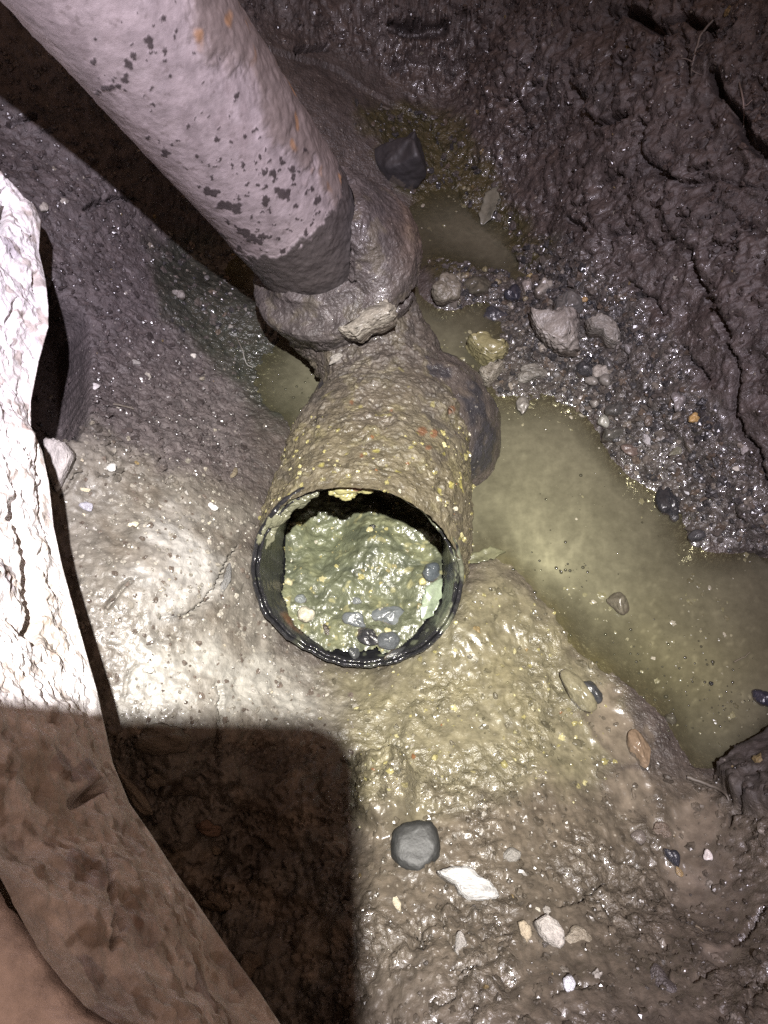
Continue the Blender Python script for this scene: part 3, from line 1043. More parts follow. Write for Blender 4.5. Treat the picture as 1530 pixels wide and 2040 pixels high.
def lathe(center, axis, prof, nu, sub=8, smooth=False):
    """Profile [(distance along axis, radius)] turned round an axis."""
    p = np.array(prof, float)
    s = np.concatenate([[0], np.cumsum(np.linalg.norm(np.diff(p, axis=0), axis=1))])
    if smooth:
        hp = hermite(np.concatenate([p, 0 * p[:, :1]], 1), sub)
        a, r = hp[:, 0], hp[:, 1]
    else:
        t = np.linspace(0, s[-1], sub)
        a, r = np.interp(t, s, p[:, 0]), np.interp(t, s, p[:, 1])
    t = a
    ax_ = axis / np.linalg.norm(axis)
    e1 = RIGHT - ax_ * (RIGHT @ ax_)
    e1 /= np.linalg.norm(e1)
    e2 = np.cross(ax_, e1)
    th = np.linspace(0, 2 * math.pi, nu, endpoint=False)
    rd = e1[None] * np.cos(th)[:, None] + e2[None] * np.sin(th)[:, None]
    V = center[None, None] + ax_[None, None] * a[:, None, None] + rd[None] * r[:, None, None]
    return V, np.repeat(rd[None], len(t), 0), np.repeat(a[:, None], nu, 1), np.repeat(th[None], len(t), 0)


# collar (socket) round the foot of the upright pipe
cc = P(655, 508, .628)
cg, crd, ca, cth = lathe(cc, -ax, [(-.014, .046), (-.012, .052), (-.006, .057), (-.001, .064), (0, .0715), (.0015, .0755), (.006, .0775), (.026, .0765), (.036, .0735), (.046, .066), (.056, .058), (.075, .05)], 420, 170)
CN = grid_normals(cg)
if (CN * crd).sum(-1).mean() < 0:
    CN = -CN
CV = cg.reshape(-1, 3)
# mud banked up against the upright pipe on the side of the soil wall
bk_ = sstep(-.05, .75, crd.reshape(-1, 3) @ (RIGHT * .88 + UP * .48)) * sstep(.078, .055, np.linalg.norm((CV - cc) - ((CV - cc) @ ax)[:, None] * ax, axis=1)) * (ca.ravel() < .002)
CV = cc + (CV - cc) * .955
CV = CV + ax * (.034 * bk_)[:, None]
cg = CV.reshape(cg.shape)
CN = grid_normals(cg)
if (CN * crd).sum(-1).mean() < 0:
    CN = -CN
cd = coat_disp(CV, .6)
cx2, cy2, _ = proj(CV)
kx, ky = cx2 + 5 * fbm(CV, 120, 2, 2.), cy2 + 5 * fbm(CV, 120, 2, 12.)
cd = cd - .008 * np.clip(1 - (seg_dist(kx, ky, [(700, 668), (735, 640), (775, 625), (812, 598), (830, 575)]) / 6) ** 2, 0, 1) ** .5
cd = cd - .005 * np.clip(1 - (seg_dist(kx, ky, [(680, 555), (705, 565)]) / 4) ** 2, 0, 1) ** .5
ccol = coat_colour(CV, (.055, .047, .045))
ccol = tint(ccol, sstep(760, 820, cx2 + 20 * fbm(CV, 50, 2, 3.)) * sstep(620, 420, cy2) * .5, (.10, .068, .045))
obj('collar', np_mesh('collar', CV + CN.reshape(-1, 3) * cd[:, None] - J0, grid_faces(170, 420, True), M_COAT, ccol, np.clip(.50 + .3 * fbm(CV, 25, 2, 14.), 0, 1)), junction)

# hub that bulges out behind the mouth
hc = P(804, 858, .690)
hax = P(770, 765, .660) - P(745, 960, .610)
hg, hrd, ha, hth = lathe(hc, hax, [(-.070, .035), (-.064, .058), (-.052, .073), (-.030, .0825), (0, .0845), (.012, .0835), (.016, .0775), (.036, .070), (.05, .05), (.055, .03)], 320, 140, True)
hg = hc + (hg - hc) * 1.03
HN = grid_normals(hg)
if (HN * hrd).sum(-1).mean() < 0:
    HN = -HN
HV = hg.reshape(-1, 3)
hd = .0022 * fbm(HV, 24, 3, 7.) + .0010 * fbm(HV, 90, 4, 3., .65)
hcol = np.tile((.048, .040, .037), (len(HV), 1))
hx, hy, _ = proj(HV)
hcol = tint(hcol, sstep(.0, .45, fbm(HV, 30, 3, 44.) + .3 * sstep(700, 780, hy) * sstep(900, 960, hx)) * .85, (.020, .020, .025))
hcol = tint(hcol, sstep(.25, .6, fbm(HV, 70, 3, 54.)) * .5, (.075, .062, .052))
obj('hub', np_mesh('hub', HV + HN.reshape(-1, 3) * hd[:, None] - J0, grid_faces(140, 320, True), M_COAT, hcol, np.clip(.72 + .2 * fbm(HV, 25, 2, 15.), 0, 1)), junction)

# mouth: thick walled black plastic pipe end
mg, mrd, ma, mth = lathe(MC, MA, [(.060, RO), (.006, RO), (.0015, RO - .0002), (0, RO - .0012), (0, RO - .0032), (.0012, RO - .0036), (.0040, RO - .0037), (.0040, RO - .0046), (.0008, RO - .0048),
                                  (-.0004, RO - .0054), (0, RO - .0064), (.002, RO - .0070), (.02, RO - .0078), (.10, RO - .0140), (.20, RO - .0220)], 460, 330)
thn = np.stack([np.cos(mth), np.sin(mth), 0 * mth], -1).reshape(-1, 3)
MV = mg.reshape(-1, 3)
rimw = sstep(.03, .0, ma.ravel())
wav = (.0026 * fbm(thn, 1.6, 2, 3.) + .0016 * fbm(thn, 6, 4, 5., .6)) * rimw
oval = .0016 * np.cos(2 * (mth.ravel() - .5)) * rimw + .0008 * fbm(thn, 3, 2, 8.)
MV = MV + MA[None] * wav[:, None] + mrd.reshape(-1, 3) * (oval + .0004 * fbm(MV, 180, 2, 3.))[:, None]
e1m = RIGHT - MA * (RIGHT @ MA)
e1m /= np.linalg.norm(e1m)
e2m = UP - MA * (UP @ MA)
e2m /= np.linalg.norm(e2m)
mcol = np.tile((.012, .012, .014), (len(MV), 1))
mth_pic = np.arctan2((MV - MC) @ e2m, (MV - MC) @ e1m)
dirt = (.08 + .92 * rimw) * sstep(.1, .6, fbm(MV, 45, 3, 66.) + .35 * np.cos(mth_pic - .5) * rimw - .15)
mcol = tint(mcol, dirt * .8, (.10, .105, .075))
mcol = tint(mcol, sstep(.35, .6, fbm(MV, 110, 2, 86.) + .3 * np.cos(mth_pic - .5) - .1) * rimw * .6, (.12, .13, .09))
mx_, my_, _ = proj(MV)
mcol = tint(mcol, sstep(26, 10, seg_dist(mx_ + 4 * fbm(MV, 120, 2), my_, [(566, 1232), (578, 1256), (590, 1266)]) + 8) * sstep(.004, .012, ma.ravel()) * .85, (.11, .045, .02))
obj('mouth', np_mesh('mouth', MV - J0, grid_faces(330, 460, True), M_BLACK, mcol, np.full(len(MV), .8)), junction)
bk = bmesh.new()
bmesh.ops.create_circle(bk, cap_ends=True, radius=RO - .021, segments=48)
mb = bpy.data.meshes.new('blank_end')
bk.to_mesh(mb)
bk.free()
mb.materials.append(M_BLACK)
eb = obj('blank_end', mb, junction)
eb.location = Vector(MC + MA * .195 - J0)
eb.rotation_euler = Vector(MA).to_track_quat('Z', 'Y').to_euler()

# --- sludge that fills the mouth: a near level surface clipped to the bore
e1 = RIGHT - MA * (RIGHT @ MA)
e1 /= np.linalg.norm(e1)
e2 = np.cross(MA, e1)
if e2 @ UP < 0:
    e2 = -e2
front = MC - e2 * (RO - .014) + MA * .004
sx_ = np.arange(-.075, .075, .0007)
sy_ = np.arange(-.012, .19, .0008)
SX, SY = np.meshgrid(sx_, sy_)
SL = np.stack([front[0] + SX, front[1] + SY, front[2] + 0 * SX], -1)
sv = SL.reshape(-1, 3)
lump = fbm(sv, 24, 3, 5.) * .0060 + fbm(sv, 62, 4, 8., .5) * .0030 + fbm(sv, 190, 2, 2.) * .0004
q1, q2, qid = worley(sv, 170, 4.)
lump += .0018 * np.clip(1 - (q1 / .6) ** 2, 0, 1) * np.clip(_rnd[qid, 0] * 2 - 1, 0, 1) - .0012 * np.clip(fbm(sv * np.array([1, .6, 1]), 40, 3, 12., .5, 'ridge') - .9, 0, 1)
ridge_ = np.exp(-(((SX - .012) / .030) ** 2 + ((SY - .085) / .035) ** 2)).ravel() * .013
dip_ = np.exp(-(((SX + .028) / .022) ** 2 + ((SY - .095) / .03) ** 2)).ravel() * .012
sv = sv.copy()
sv[:, 2] += lump + ridge_ - dip_ - .0045 - .10 * np.clip(SY.ravel() - .03, 0, 1) + .22 * np.clip(np.abs(SX.ravel() + .004) - .030, 0, 1) + .0015
rel = sv - MC
sa = rel @ MA
srad = np.linalg.norm(rel - sa[:, None] * MA[None], axis=1)
ok = (srad < RO - .0080 - .078 * np.clip(sa - .02, 0, 1)) & (sa > .0035) & (sa < .19)
Q = grid_faces(*SX.shape)
Q = Q[ok[Q].all(1)]
used = np.unique(Q)
idx = np.zeros(len(sv), int)
idx[used] = np.arange(len(used))
sc_ = np.tile((.066, .071, .046), (len(sv), 1))
sc_ = tint(sc_, sstep(.05, .5, fbm(sv, 45, 3, 14.)) * .5, (.125, .127, .072))
sc_ = tint(sc_, sstep(.1, .6, fbm(sv, 60, 3, 24.)) * .6, (.040, .045, .034))
sc_ = tint(sc_, sstep(.5, .7, fbm(sv, 130, 2, 34.)) * .7, (.18, .17, .09))
sc_ = tint(sc_, np.clip(dip_ / .012, 0, 1) * .8, (.085, .092, .056))
sludge = tag(obj('sewage_sludge', np_mesh('sewage_sludge', sv[used], idx[Q], M_SLUDGE, sc_[used], np.full(len(used), .85))),
             'glistening grey green sludge silting up the open black pipe mouth', 'sludge', kind='stuff')

# ------------------------------------------------------------------ placing things on what is already built
bpy.context.view_layer.update()
DG = bpy.context.evaluated_depsgraph_get()


def hit(px, py, only=None):
    d = Vector(ray(px, py)).normalized()
    o = Vector(CPOS)
    for _ in range(6):
        okk, p, n, i, ob, m = SC.ray_cast(DG, o, d)
        if not okk:
            return None
        if only is None or ob.name.split('.')[0] in only:
            return np.array(p), np.array(n), ob
        o = p + d * 1e-4
    return None


def ico(sub):
    bm = bmesh.new()
    bmesh.ops.create_icosphere(bm, subdivisions=sub, radius=1)
    V = np.array([v.co[:] for v in bm.verts])
    Fc = np.array([[v.index for v in f.verts] for f in bm.faces])
    bm.free()
    return V, Fc


ICO = {k: ico(k) for k in (1, 2, 3, 4, 5)}


def rock_mesh(name, seed, angular=.5, sub=4, mat=None, rough=.05, smooth=True, outline=None):
    """A stone of radius 1: round pebble (angular 0) to split rubble (angular 1)."""
    r_ = np.random.default_rng(seed)
    V, Fc = ICO[sub]
    n = int(7 + 8 * angular)
    nr = r_.normal(size=(n, 3))
    nr /= np.linalg.norm(nr, axis=1)[:, None]
    hh = r_.uniform(.62 - .14 * angular, .95 - .1 * angular, n)
    dot = V @ nr.T
    rr_ = np.where(dot > .05, hh[None] / np.maximum(dot, .05), 9)
    pw = 5 + 34 * angular
    soft = (np.sum(np.minimum(rr_, 3.) ** -pw, 1) + .6) ** (-1 / pw)
    mixw = min(1, .35 + angular)
    rad_ = (1 - mixw) + mixw * soft / soft.max() * 1.05
    ph = r_.random(4) * 6.28
    az = np.arctan2(V[:, 1], V[:, 0])
    rad_ = rad_ * (1 + (.06 + .05 * angular) * np.cos(2 * az + ph[0]) + (.05 + .08 * angular) * np.cos(3 * az + ph[1]) + .05 * angular * np.cos(5 * az + ph[2]))
    rad_ = rad_ + rough * fbm(V, 1.6, 3, seed * 1.7) + rough * .35 * fbm(V, 7, 2, seed * .7)
    W = V * rad_[:, None]
    if outline is not None:
        a = np.arctan2(W[:, 1], W[:, 0])
        oa, orr = outline
        k = np.interp(a, oa, orr, period=2 * math.pi)
        W[:, 0] *= k
        W[:, 1] *= k
    return np_mesh(name, W, Fc, mat, smooth=smooth)


def outline_rock(name, pts, seed, mat, plateau=.45, rough=.05):
    """A stone with the given plan outline, steep broken sides and an uneven top; plan fits the unit square."""
    p = np.array(pts, float)
    p = (p - (p.max(0) + p.min(0)) / 2) / ((p.max(0) - p.min(0)) / 2)
    p[:, 1] *= -1
    th = np.linspace(-math.pi, math.pi, 240)
    rr_ = np.zeros(240)
    q = np.vstack([p, p[:1]])
    for i, t in enumerate(th):
        d = np.array([math.cos(t), math.sin(t)])
        for a, b in zip(q[:-1], q[1:]):
            e = b - a
            den = d[0] * e[1] - d[1] * e[0]
            if abs(den) > 1e-9:
                u = (a[0] * e[1] - a[1] * e[0]) / den
                v = (a[0] * d[1] - a[1] * d[0]) / den
                if u > 0 and -1e-6 <= v <= 1 + 1e-6:
                    rr_[i] = max(rr_[i], u)
    V, Fc = ICO[5]
    az = np.arctan2(V[:, 1], V[:, 0])
    sp_ = np.hypot(V[:, 0], V[:, 1])
    k = np.interp(az, th, rr_) * sp_ ** plateau
    k = k * (1 + rough * fbm(V, 5, 2, seed * 1.3))
    z = np.sign(V[:, 2]) * np.abs(V[:, 2]) ** .8 * (1 + 3.5 * rough * fbm(np.stack([k * np.cos(az), k * np.sin(az), 0 * k], -1), 1.7, 4, seed * 1.1))
    return np_mesh(name, np.stack([k * np.cos(az), k * np.sin(az), z], -1), Fc, mat)


OUTLINES = {
    (930, 1763): [(215, 770), (270, 750), (345, 745), (375, 780), (420, 800), (452, 850), (415, 868), (330, 870), (295, 845), (285, 815), (240, 790)],
    (828, 1690): [(30, 640), (38, 598), (75, 568), (140, 554), (188, 560), (208, 590), (218, 650), (214, 700), (186, 738), (140, 778), (92, 764), (56, 742), (30, 700)],
    (1090, 1859): [(592, 962), (640, 938), (685, 960), (706, 1000), (704, 1045), (680, 1060), (625, 1035), (605, 1005)],
    (1047, 1856): [(537, 960), (565, 952), (590, 975), (592, 1010), (568, 1034), (545, 1005)],
    (791, 1801): [(35, 855), (55, 850), (75, 880), (72, 915), (50, 900), (34, 880)],
    (735, 648): [(580, 865), (660, 835), (700, 845), (730, 800), (780, 755), (850, 750), (885, 790), (870, 840), (800, 870), (740, 880), (690, 915), (640, 895)],
    (1112, 672): [(760, 540), (800, 570), (900, 585), (990, 570), (1080, 620), (1050, 760), (1050, 850), (985, 875), (900, 840), (830, 770), (790, 700), (765, 640)],
    (1198, 668): [(1080, 560), (1180, 530), (1250, 560), (1290, 620), (1300, 720), (1260, 755), (1210, 730), (1180, 660), (1100, 640)],
    (122, 928): [(500, 610), (580, 610), (690, 650), (770, 740), (780, 800), (720, 940), (640, 1110), (610, 1150), (570, 1030), (520, 900), (500, 790)],
    (752, 1585): [(40, 290), (110, 300), (150, 340), (170, 420), (165, 520), (130, 590), (70, 600), (30, 560), (10, 480), (20, 380)],
    (968, 708): [(330, 730), (390, 690), (470, 700), (520, 760), (610, 770), (600, 830), (560, 880), (480, 900), (420, 860), (370, 790)],
    (980, 752): [(420, 920), (500, 860), (590, 830), (600, 880), (530, 960), (480, 1015), (440, 990)],
}


def lay_stone(name, px, py, wpx, hpx, rot, flat, colour, label, cat, ang=.5, mat=None, sink=.35, group=None, seed=None, only=None, mesh=None, lift=0.0, sub=4, rough=.05, tilt=.15):
    h = hit(px, py, only)
    if h is None:
        return None
    p, n, ob = h
    dep = float((p - CPOS) @ FWD)
    k = dep / F
    if (px, py) in OUTLINES:
        rot = 0.0
        wpx, hpx = {(1112, 672): (94, 98), (1198, 668): (64, 66), (735, 648): (120, 66), (122, 928): (56, 108), (968, 708): (82, 62), (980, 752): (52, 54), (752, 1585): (84, 150)}.get((px, py), (wpx, hpx))
    seed = seed if seed is not None else int(px * 7 + py * 13) % 9973
    me_ = mesh or (outline_rock(name, OUTLINES[(px, py)], seed, mat or M_STONE, .40 if ang < .3 else .22, max(rough, .05) * (.5 if ang < .3 else 1)) if (px, py) in OUTLINES else None) or rock_mesh(name, seed, ang, sub, mat or M_STONE, rough)
    o = bpy.data.objects.new(name, me_)
    nn = np.array([0, 0, 1.0]) * .55 + n * .45 + tilt * (np.random.default_rng(seed).random(3) - .5)
    nn /= np.linalg.norm(nn)
    # long axis: rot is measured in the picture, clockwise from its x axis, then laid on the surface
    tdir = RIGHT * math.cos(rot) - UP * math.sin(rot)
    x = tdir - nn * (tdir @ nn)
    x /= np.linalg.norm(x)
    y = np.cross(nn, x)
    o.matrix_world = Matrix(np.array([[x[0], y[0], nn[0], 0], [x[1], y[1], nn[1], 0], [x[2], y[2], nn[2], 0], [0, 0, 0, 1]]).tolist())
    a, b = wpx * k * .5, hpx * k * .5
    c = min(a, b) * min(1.0, flat * 1.35)
    o.scale = (a, b, c)
    o.location = Vector(p + nn * (c * (1 - 2 * sink) + lift))
    cm = sum(colour) / 3
    dk = .62 if cm < .5 else .9
    o.color = tuple((cm + (v - cm) * .75) * dk for v in colour) + (1,)
    COL.objects.link(o)
    tag(o, label, cat, group)
    return o


GND = ('ground', 'pond_water', 'puddle_water')
GRY, DRK, PALE, WHT, CRM, OCH, BLU, BRN, MUDC = (.16, .15, .14), (.035, .036, .042), (.40, .37, .34), (.72, .70, .68), (.55, .47, .33), (.42, .25, .06), (.16, .19, .22), (.20, .13, .08), (.13, .105, .075)
A, W_, MS = M_STONE, M_WETSTONE, M_MUDSTONE
STONES = [
    # lower mud
    ('pebble', 828, 1690, 98, 102, .2, .40, (.024, .025, .0245), 'large smooth dark grey pebble lying on the mud', 'pebble', .12, M_PEBBLE, .42),
    ('stone', 930, 1763, 124, 62, .42, .45, (.46, .455, .44), 'bright white angular stone flake beside the dark grey pebble', 'stone', .95, A, .3),
    ('stone', 1020, 1703, 42, 30, -.2, .6, (.26, .24, .21), 'small dull buff stone between the dark pebble and the puddles', 'stone', .3, A, .35),
    ('stone', 791, 1801, 18, 30, .3, .7, (.60, .52, .34), 'small cream sliver of stone below the dark grey pebble', 'stone', .6, A, .25),
    ('stone', 1047, 1856, 26, 40, -.15, .7, (.50, .40, .25), 'small yellowish stone touching a bigger pale one', 'stone', .5, A, .3),
    ('stone', 1090, 1859, 56, 60, .6, .55, (.46, .42, .37), 'pale rounded stone with a yellowish one beside it', 'stone', .45, A, .3),
    ('stone', 918, 1878, 24, 44, .2, .6, (.40, .37, .33), 'narrow pale stone sunk in the mud near the shadow', 'stone', .5, MS, .45),
    ('stone', 1131, 1956, 28, 32, 0, .8, (.52, .53, .58), 'small bluish white stone alone in the lower mud', 'stone', .6, A, .25),
    ('stone', 1150, 1866, 60, 46, .2, .5, (.30, .25, .17), 'stone half coated in brown mud next to the pale pair', 'stone', .4, MS, .6),
    ('stone', 1150, 1382, 52, 92, -.62, .7, (.21, .185, .105), 'long muddy mustard stone at the pond shore', 'stone', .2, W_, .3),
    ('stone', 1178, 1378, 44, 60, -.5, .6, (.05, .052, .058), 'dark slate stone behind the mustard stone at the shore', 'stone', .5, W_, .45),
    ('stone', 1272, 1490, 44, 92, .05, .7, (.22, .145, .085), 'orange brown brick like stone in the mud spit by the pond', 'stone', .7, W_, .4),
    ('stone', 1340, 1708, 26, 46, -.5, .6, (.03, .032, .045), 'shiny blue black stone at the long puddle', 'stone', .3, W_, .35),
    ('stone', 1352, 1738, 14, 26, -.6, .6, (.34, .22, .07), 'tiny orange stone touching the blue black one', 'stone', .5, W_, .3),
    ('stone', 1411, 1707, 20, 22, 0, .7, (.55, .50, .47), 'tiny white stone under the round puddle', 'stone', .7, W_, .3),
    ('stone', 1272, 1668, 34, 26, .2, .6, (.17, .14, .12), 'smooth brown pebble half sunk above the long puddle', 'stone', .2, W_, .5),
    ('stone', 1318, 1655, 44, 36, .2, .6, (.19, .135, .095), 'rough reddish brown lump next to the round puddle', 'stone', .6, MS, .45),
    ('stone', 1072, 1812, 14, 8, .6, .5, (.6, .55, .42), 'tiny pale flake above the yellowish and pale pair', 'stone', .7, A, .2),
    ('stone', 1320, 1960, 46, 66, -.1, .5, (.12, .10, .09), 'dark brown stone at a crack in the bottom mud', 'stone', .5, MS, .5),
    # pond
    ('stone', 1231, 1203, 42, 58, -.5, .7, (.15, .13, .09), 'lone brown stone poking out of the murky pond', 'stone', .55, W_, .40),
    ('stone', 1328, 1000, 46, 84, .1, .7, (.028, .029, .034), 'black stone on the water line below the gravel bank', 'stone', .3, W_, .45),
    ('stone', 1342, 1034, 18, 18, 0, .8, (.05, .05, .052), 'tiny dark pebble under the black stone at the water line', 'stone', .2, W_, .35),
    ('stone', 1386, 1068, 34, 30, 0, .8, (.06, .06, .066), 'wet dark pebble at the tip of the gravel bank', 'stone', .3, W_, .4),
    ('stone', 1518, 1392, 34, 50, -.4, .7, (.03, .03, .05), 'blue black stone cut by the picture edge in the pond', 'stone', .4, W_, .4),
    ('stone', 1416, 1362, 9, 10, 0, .9, (.02, .02, .02), 'tiny black speck of grit floating on the pond', 'stone', .3, W_, .3),
    ('stone', 1335, 1432, 24, 26, 0, .8, (.10, .09, .06), 'small dark stone with a yellow fleck at the pond shore', 'stone', .4, W_, .4),
    # gravel bank
    ('rubble_stone', 1112, 672, 98, 112, .45, .6, (.27, .24, .205), 'largest pale angular rubble stone on the gravel bank', 'stone', .95, MS, .3),
    ('rubble_stone', 1198, 668, 66, 80, .55, .6, (.26, .24, .20), 'pale gritty rubble stone next to the largest one', 'stone', .9, MS, .3),
    ('rubble_stone', 1130, 610, 56, 64, .3, .7, (.12, .115, .105), 'dark rounded stone behind the largest rubble stone', 'stone', .3, W_, .35),
    ('rubble_stone', 1082, 578, 54, 42, -.2, .7, (.30, .27, .22), 'pale wet stone at the corner of the far pool', 'stone', .75, W_, .35),
    ('rubble_stone', 1050, 570, 28, 38, .1, .7, (.30, .26, .22), 'small pinkish stone by the far pool corner', 'stone', .5, W_, .35),
    ('rubble_stone', 1195, 742, 44, 40, .7, .6, (.36, .32, .27), 'pale buff stone below the two rubble stones', 'stone', .8, A, .3),
    ('rubble_stone', 1165, 740, 38, 36, 0, .8, (.05, .05, .054), 'round dark pebble beside the pale buff stone', 'stone', .15, W_, .35),
    ('rubble_stone', 1055, 745, 66, 44, -.3, .6, (.19, .175, .145), 'grey brown stone in the channel above the pond', 'stone', .7, MS, .4),
    ('rubble_stone', 980, 752, 30, 62, .55, .7, (.24, .21, .16), 'pointed pale stone wedged under the yellow crusted lump', 'stone', .9, MS, .4),
    ('crusted_lump', 968, 708, 64, 58, .45, .8, (.25, .22, .09), 'yellow crusted lump of fat and grit beside the hub', 'fat lump', .6, M_GREASE, .3),
    ('rubble_stone', 890, 582, 64, 62, .2, .7, (.19, .165, .115), 'speckled stone wedged beside the junction and far pool', 'stone', .5, MS, .35),
    ('rubble_stone', 955, 575, 60, 44, -.3, .7, (.10, .09, .06), 'wet dark brown stone on the dam between the pools', 'stone', .5, W_, .4),
    ('rubble_stone', 1022, 590, 34, 46, .2, .7, (.035, .036, .05), 'blue black stone standing in the small pool', 'stone', .4, W_, .4),
    ('rubble_stone', 985, 625, 60, 34, .4, .6, (.045, .046, .058), 'flat dark slate lying in the small pool', 'stone', .5, W_, .5),
    ('rubble_stone', 1040, 812, 30, 46, .2, .7, (.24, .22, .19), 'glistening stone at the head of the pond', 'stone', .6, W_, .4),
    ('pebble', 1378, 836, 24, 26, .2, .8, (.55, .33, .07), 'bright orange yellow pebble on the gravel bank', 'pebble', .5, W_, .2),
    ('pebble', 1202, 842, 28, 32, .3, .7, (.36, .36, .30), 'pale greenish pebble on the shore of the gravel bank', 'pebble', .5, W_, .3),
    ('pebble', 1225, 820, 40, 44, .1, .7, (.085, .082, .076), 'dark angular pebble above the pale greenish one', 'pebble', .6, W_, .3),
    ('pebble', 1218, 868, 50, 36, -.2, .7, (.10, .095, .08), 'dark brown pebble below the pale greenish one', 'pebble', .5, W_, .35),
    ('pebble', 1289, 878, 18, 34, -.4, .6, (.48, .46, .47), 'narrow white pebble in the middle of the gravel bank', 'pebble', .7, A, .25),
    ('pebble', 1465, 934, 18, 15, .2, .7, (.62, .58, .48), 'small squarish cream pebble near the wall', 'pebble', .8, A, .2),
    ('pebble', 1483, 898, 16, 24, .3, .7, (.50, .46, .43), 'small white pebble under the wall crack', 'pebble', .6, A, .25),
    ('pebble', 1388, 946, 22, 14, -.1, .6, (.025, .025, .03), 'small jet black chip on the gravel bank', 'pebble', .8, W_, .3),
    ('pebble', 1350, 800, 32, 40, .4, .6, (.22, .20, .19), 'grey stone at a crack above the orange yellow pebble', 'pebble', .6, W_, .35),
    ('pebble', 1290, 840, 20, 24, 0, .7, (.13, .10, .075), 'brown pebble beside the narrow white one', 'pebble', .3, W_, .35),
    ('pebble', 1255, 898, 40, 26, .2, .6, (.15, .105, .085), 'flat reddish brown pebble on the lower gravel bank', 'pebble', .4, W_, .4),
    ('pebble', 1349, 898, 40, 20, -.4, .5, (.19, .185, .12), 'flat olive stone on the lower gravel bank', 'pebble', .5, W_, .4),
    ('pebble', 1164, 598, 20, 12, -.2, .7, (.42, .25, .06), 'small orange pebble above the rubble stones', 'pebble', .4, W_, .25),
    ('pebble', 1058, 550, 18, 12, .1, .7, (.36, .26, .07), 'small ochre pebble at the end of the far pool', 'pebble', .4, W_, .3),
    # behind the collar
    ('boulder', 800, 338, 130, 116, .35, .75, (.040, .035, .037), 'black boulder behind the collar at the far pool', 'boulder', .55, M_PEBBLE, .38),
    # left slope
    ('stone', 122, 928, 72, 108, .38, .5, (.42, .38, .37), 'flat pale teardrop stone wedged beside the slab', 'stone', .4, A, .35),
    ('chip', 224, 934, 24, 20, .2, .6, (.56, .55, .52), 'small round white chip on the gritty slope', 'chip', .5, A, .3),
    ('chip', 172, 1008, 34, 22, .5, .5, (.46, .45, .55), 'bluish flat chip near the slab', 'chip', .7, A, .3),
    ('chip', 168, 976, 28, 9, .1, .5, (.62, .54, .36), 'thin cream chip near the slab', 'chip', .7, A, .25),
    ('chip', 267, 1046, 24, 13, -.1, .6, (.66, .60, .42), 'cream chip on the pale gritty ground', 'chip', .6, A, .25),
    ('chip', 424, 1012, 22, 18, .3, .6, (.64, .62, .62), 'white chip near the mouth of the pipe', 'chip', .6, A, .25),
    ('chip', 296, 1336, 22, 20, 0, .6, (.62, .60, .52), 'square pale chip in the grit above the shadow', 'chip', .8, A, .3),
    ('chip', 190, 772, 18, 20, .5, .5, (.56, .52, .53), 'pale split chip at the slab shadow', 'chip', .9, A, .25),
    ('chip', 88, 418, 18, 24, .1, .7, (.55, .50, .42), 'pale pebble by the top corner of the slab', 'chip', .5, A, .25),
    ('chip', 355, 590, 28, 24, .2, .7, (.28, .25, .22), 'pinkish grey pebble above the small pool', 'chip', .5, A, .3),
    ('chip', 386, 710, 12, 11, 0, .8, (.62, .58, .53), 'tiny white pebble on the slope by the small pool', 'chip', .4, A, .25),
    ('chip', 450, 1155, 22, 62, .12, .5, (.17, .165, .165), 'long grey stone at the crack beside the pipe mouth', 'chip', .6, A, .4),
    ('chip', 270, 722, 20, 9, .2, .6, (.40, .37, .35), 'pale sliver on the dark slope', 'chip', .6, A, .25),
    ('chip', 466, 945, 14, 30, .2, .5, (.22, .17, .10), 'tan flake on the slope beside the pipe', 'chip', .6, A, .3),
    # on the junction
    ('mortar_lump', 735, 648, 124, 58, -.28, .6, (.27, .24, .19), 'pale angular mortar lump stuck under the collar', 'mortar', .95, MS, .35),
    ('mortar_lump', 670, 715, 44, 18, -.3, .5, (.34, .31, .27), 'small pale mortar flake on the muddy neck', 'mortar', .8, MS, .3),
    # inside the mouth
    ('pebble', 609, 1224, 38, 36, 0, .8, (.5, .46, .34), 'cream round pebble in the sludge', 'pebble', .35, W_, .46),
    ('pebble', 575, 1160, 18, 20, .2, .8, (.46, .42, .22), 'tiny yellowish pebble on the sludge edge', 'pebble', .4, W_, .46),
    ('pebble', 780, 1226, 84, 46, -.25, .55, (.125, .14, .15), 'long blue grey pebble in the sludge', 'pebble', .5, W_, .46),
    ('pebble', 708, 1236, 54, 34, .3, .6, (.105, .118, .128), 'oval blue grey pebble beside the long one', 'pebble', .5, W_, .46),
    ('pebble', 734, 1268, 56, 36, .55, .6, (.03, .03, .035), 'black pointed pebble under the oval one', 'pebble', .7, W_, .46),
    ('pebble', 772, 1278, 50, 38, .3, .7, (.09, .10, .112), 'slate blue pebble at the front of the sludge', 'pebble', .35, W_, .46),
    ('pebble', 711, 1198, 22, 14, .1, .7, (.15, .165, .17), 'small blue grey pebble above the oval one', 'pebble', .3, W_, .46),
    ('pebble', 858, 1142, 50, 40, .4, .7, (.075, .09, .105), 'dark slate pebble at the side of the mouth', 'pebble', .5, W_, .46),
    ('pebble', 842, 1160, 16, 18, .2, .8, (.52, .46, .16), 'tiny yellow pebble near the leaf in the mouth', 'pebble', .3, W_, .46),
    ('pebble', 600, 1194, 24, 22, .2, .7, (.17, .19, .195), 'pale blue pebble above the cream one', 'pebble', .4, W_, .46),
    ('pebble', 704, 1300, 26, 26, 0, .7, (.06, .065, .07), 'dark pebble under the front lip of the mouth', 'pebble', .3, W_, .46),
    ('pebble', 790, 1300, 60, 22, -.2, .7, (.04, .042, .046), 'flat black pebble along the front lip', 'pebble', .4, W_, .46),
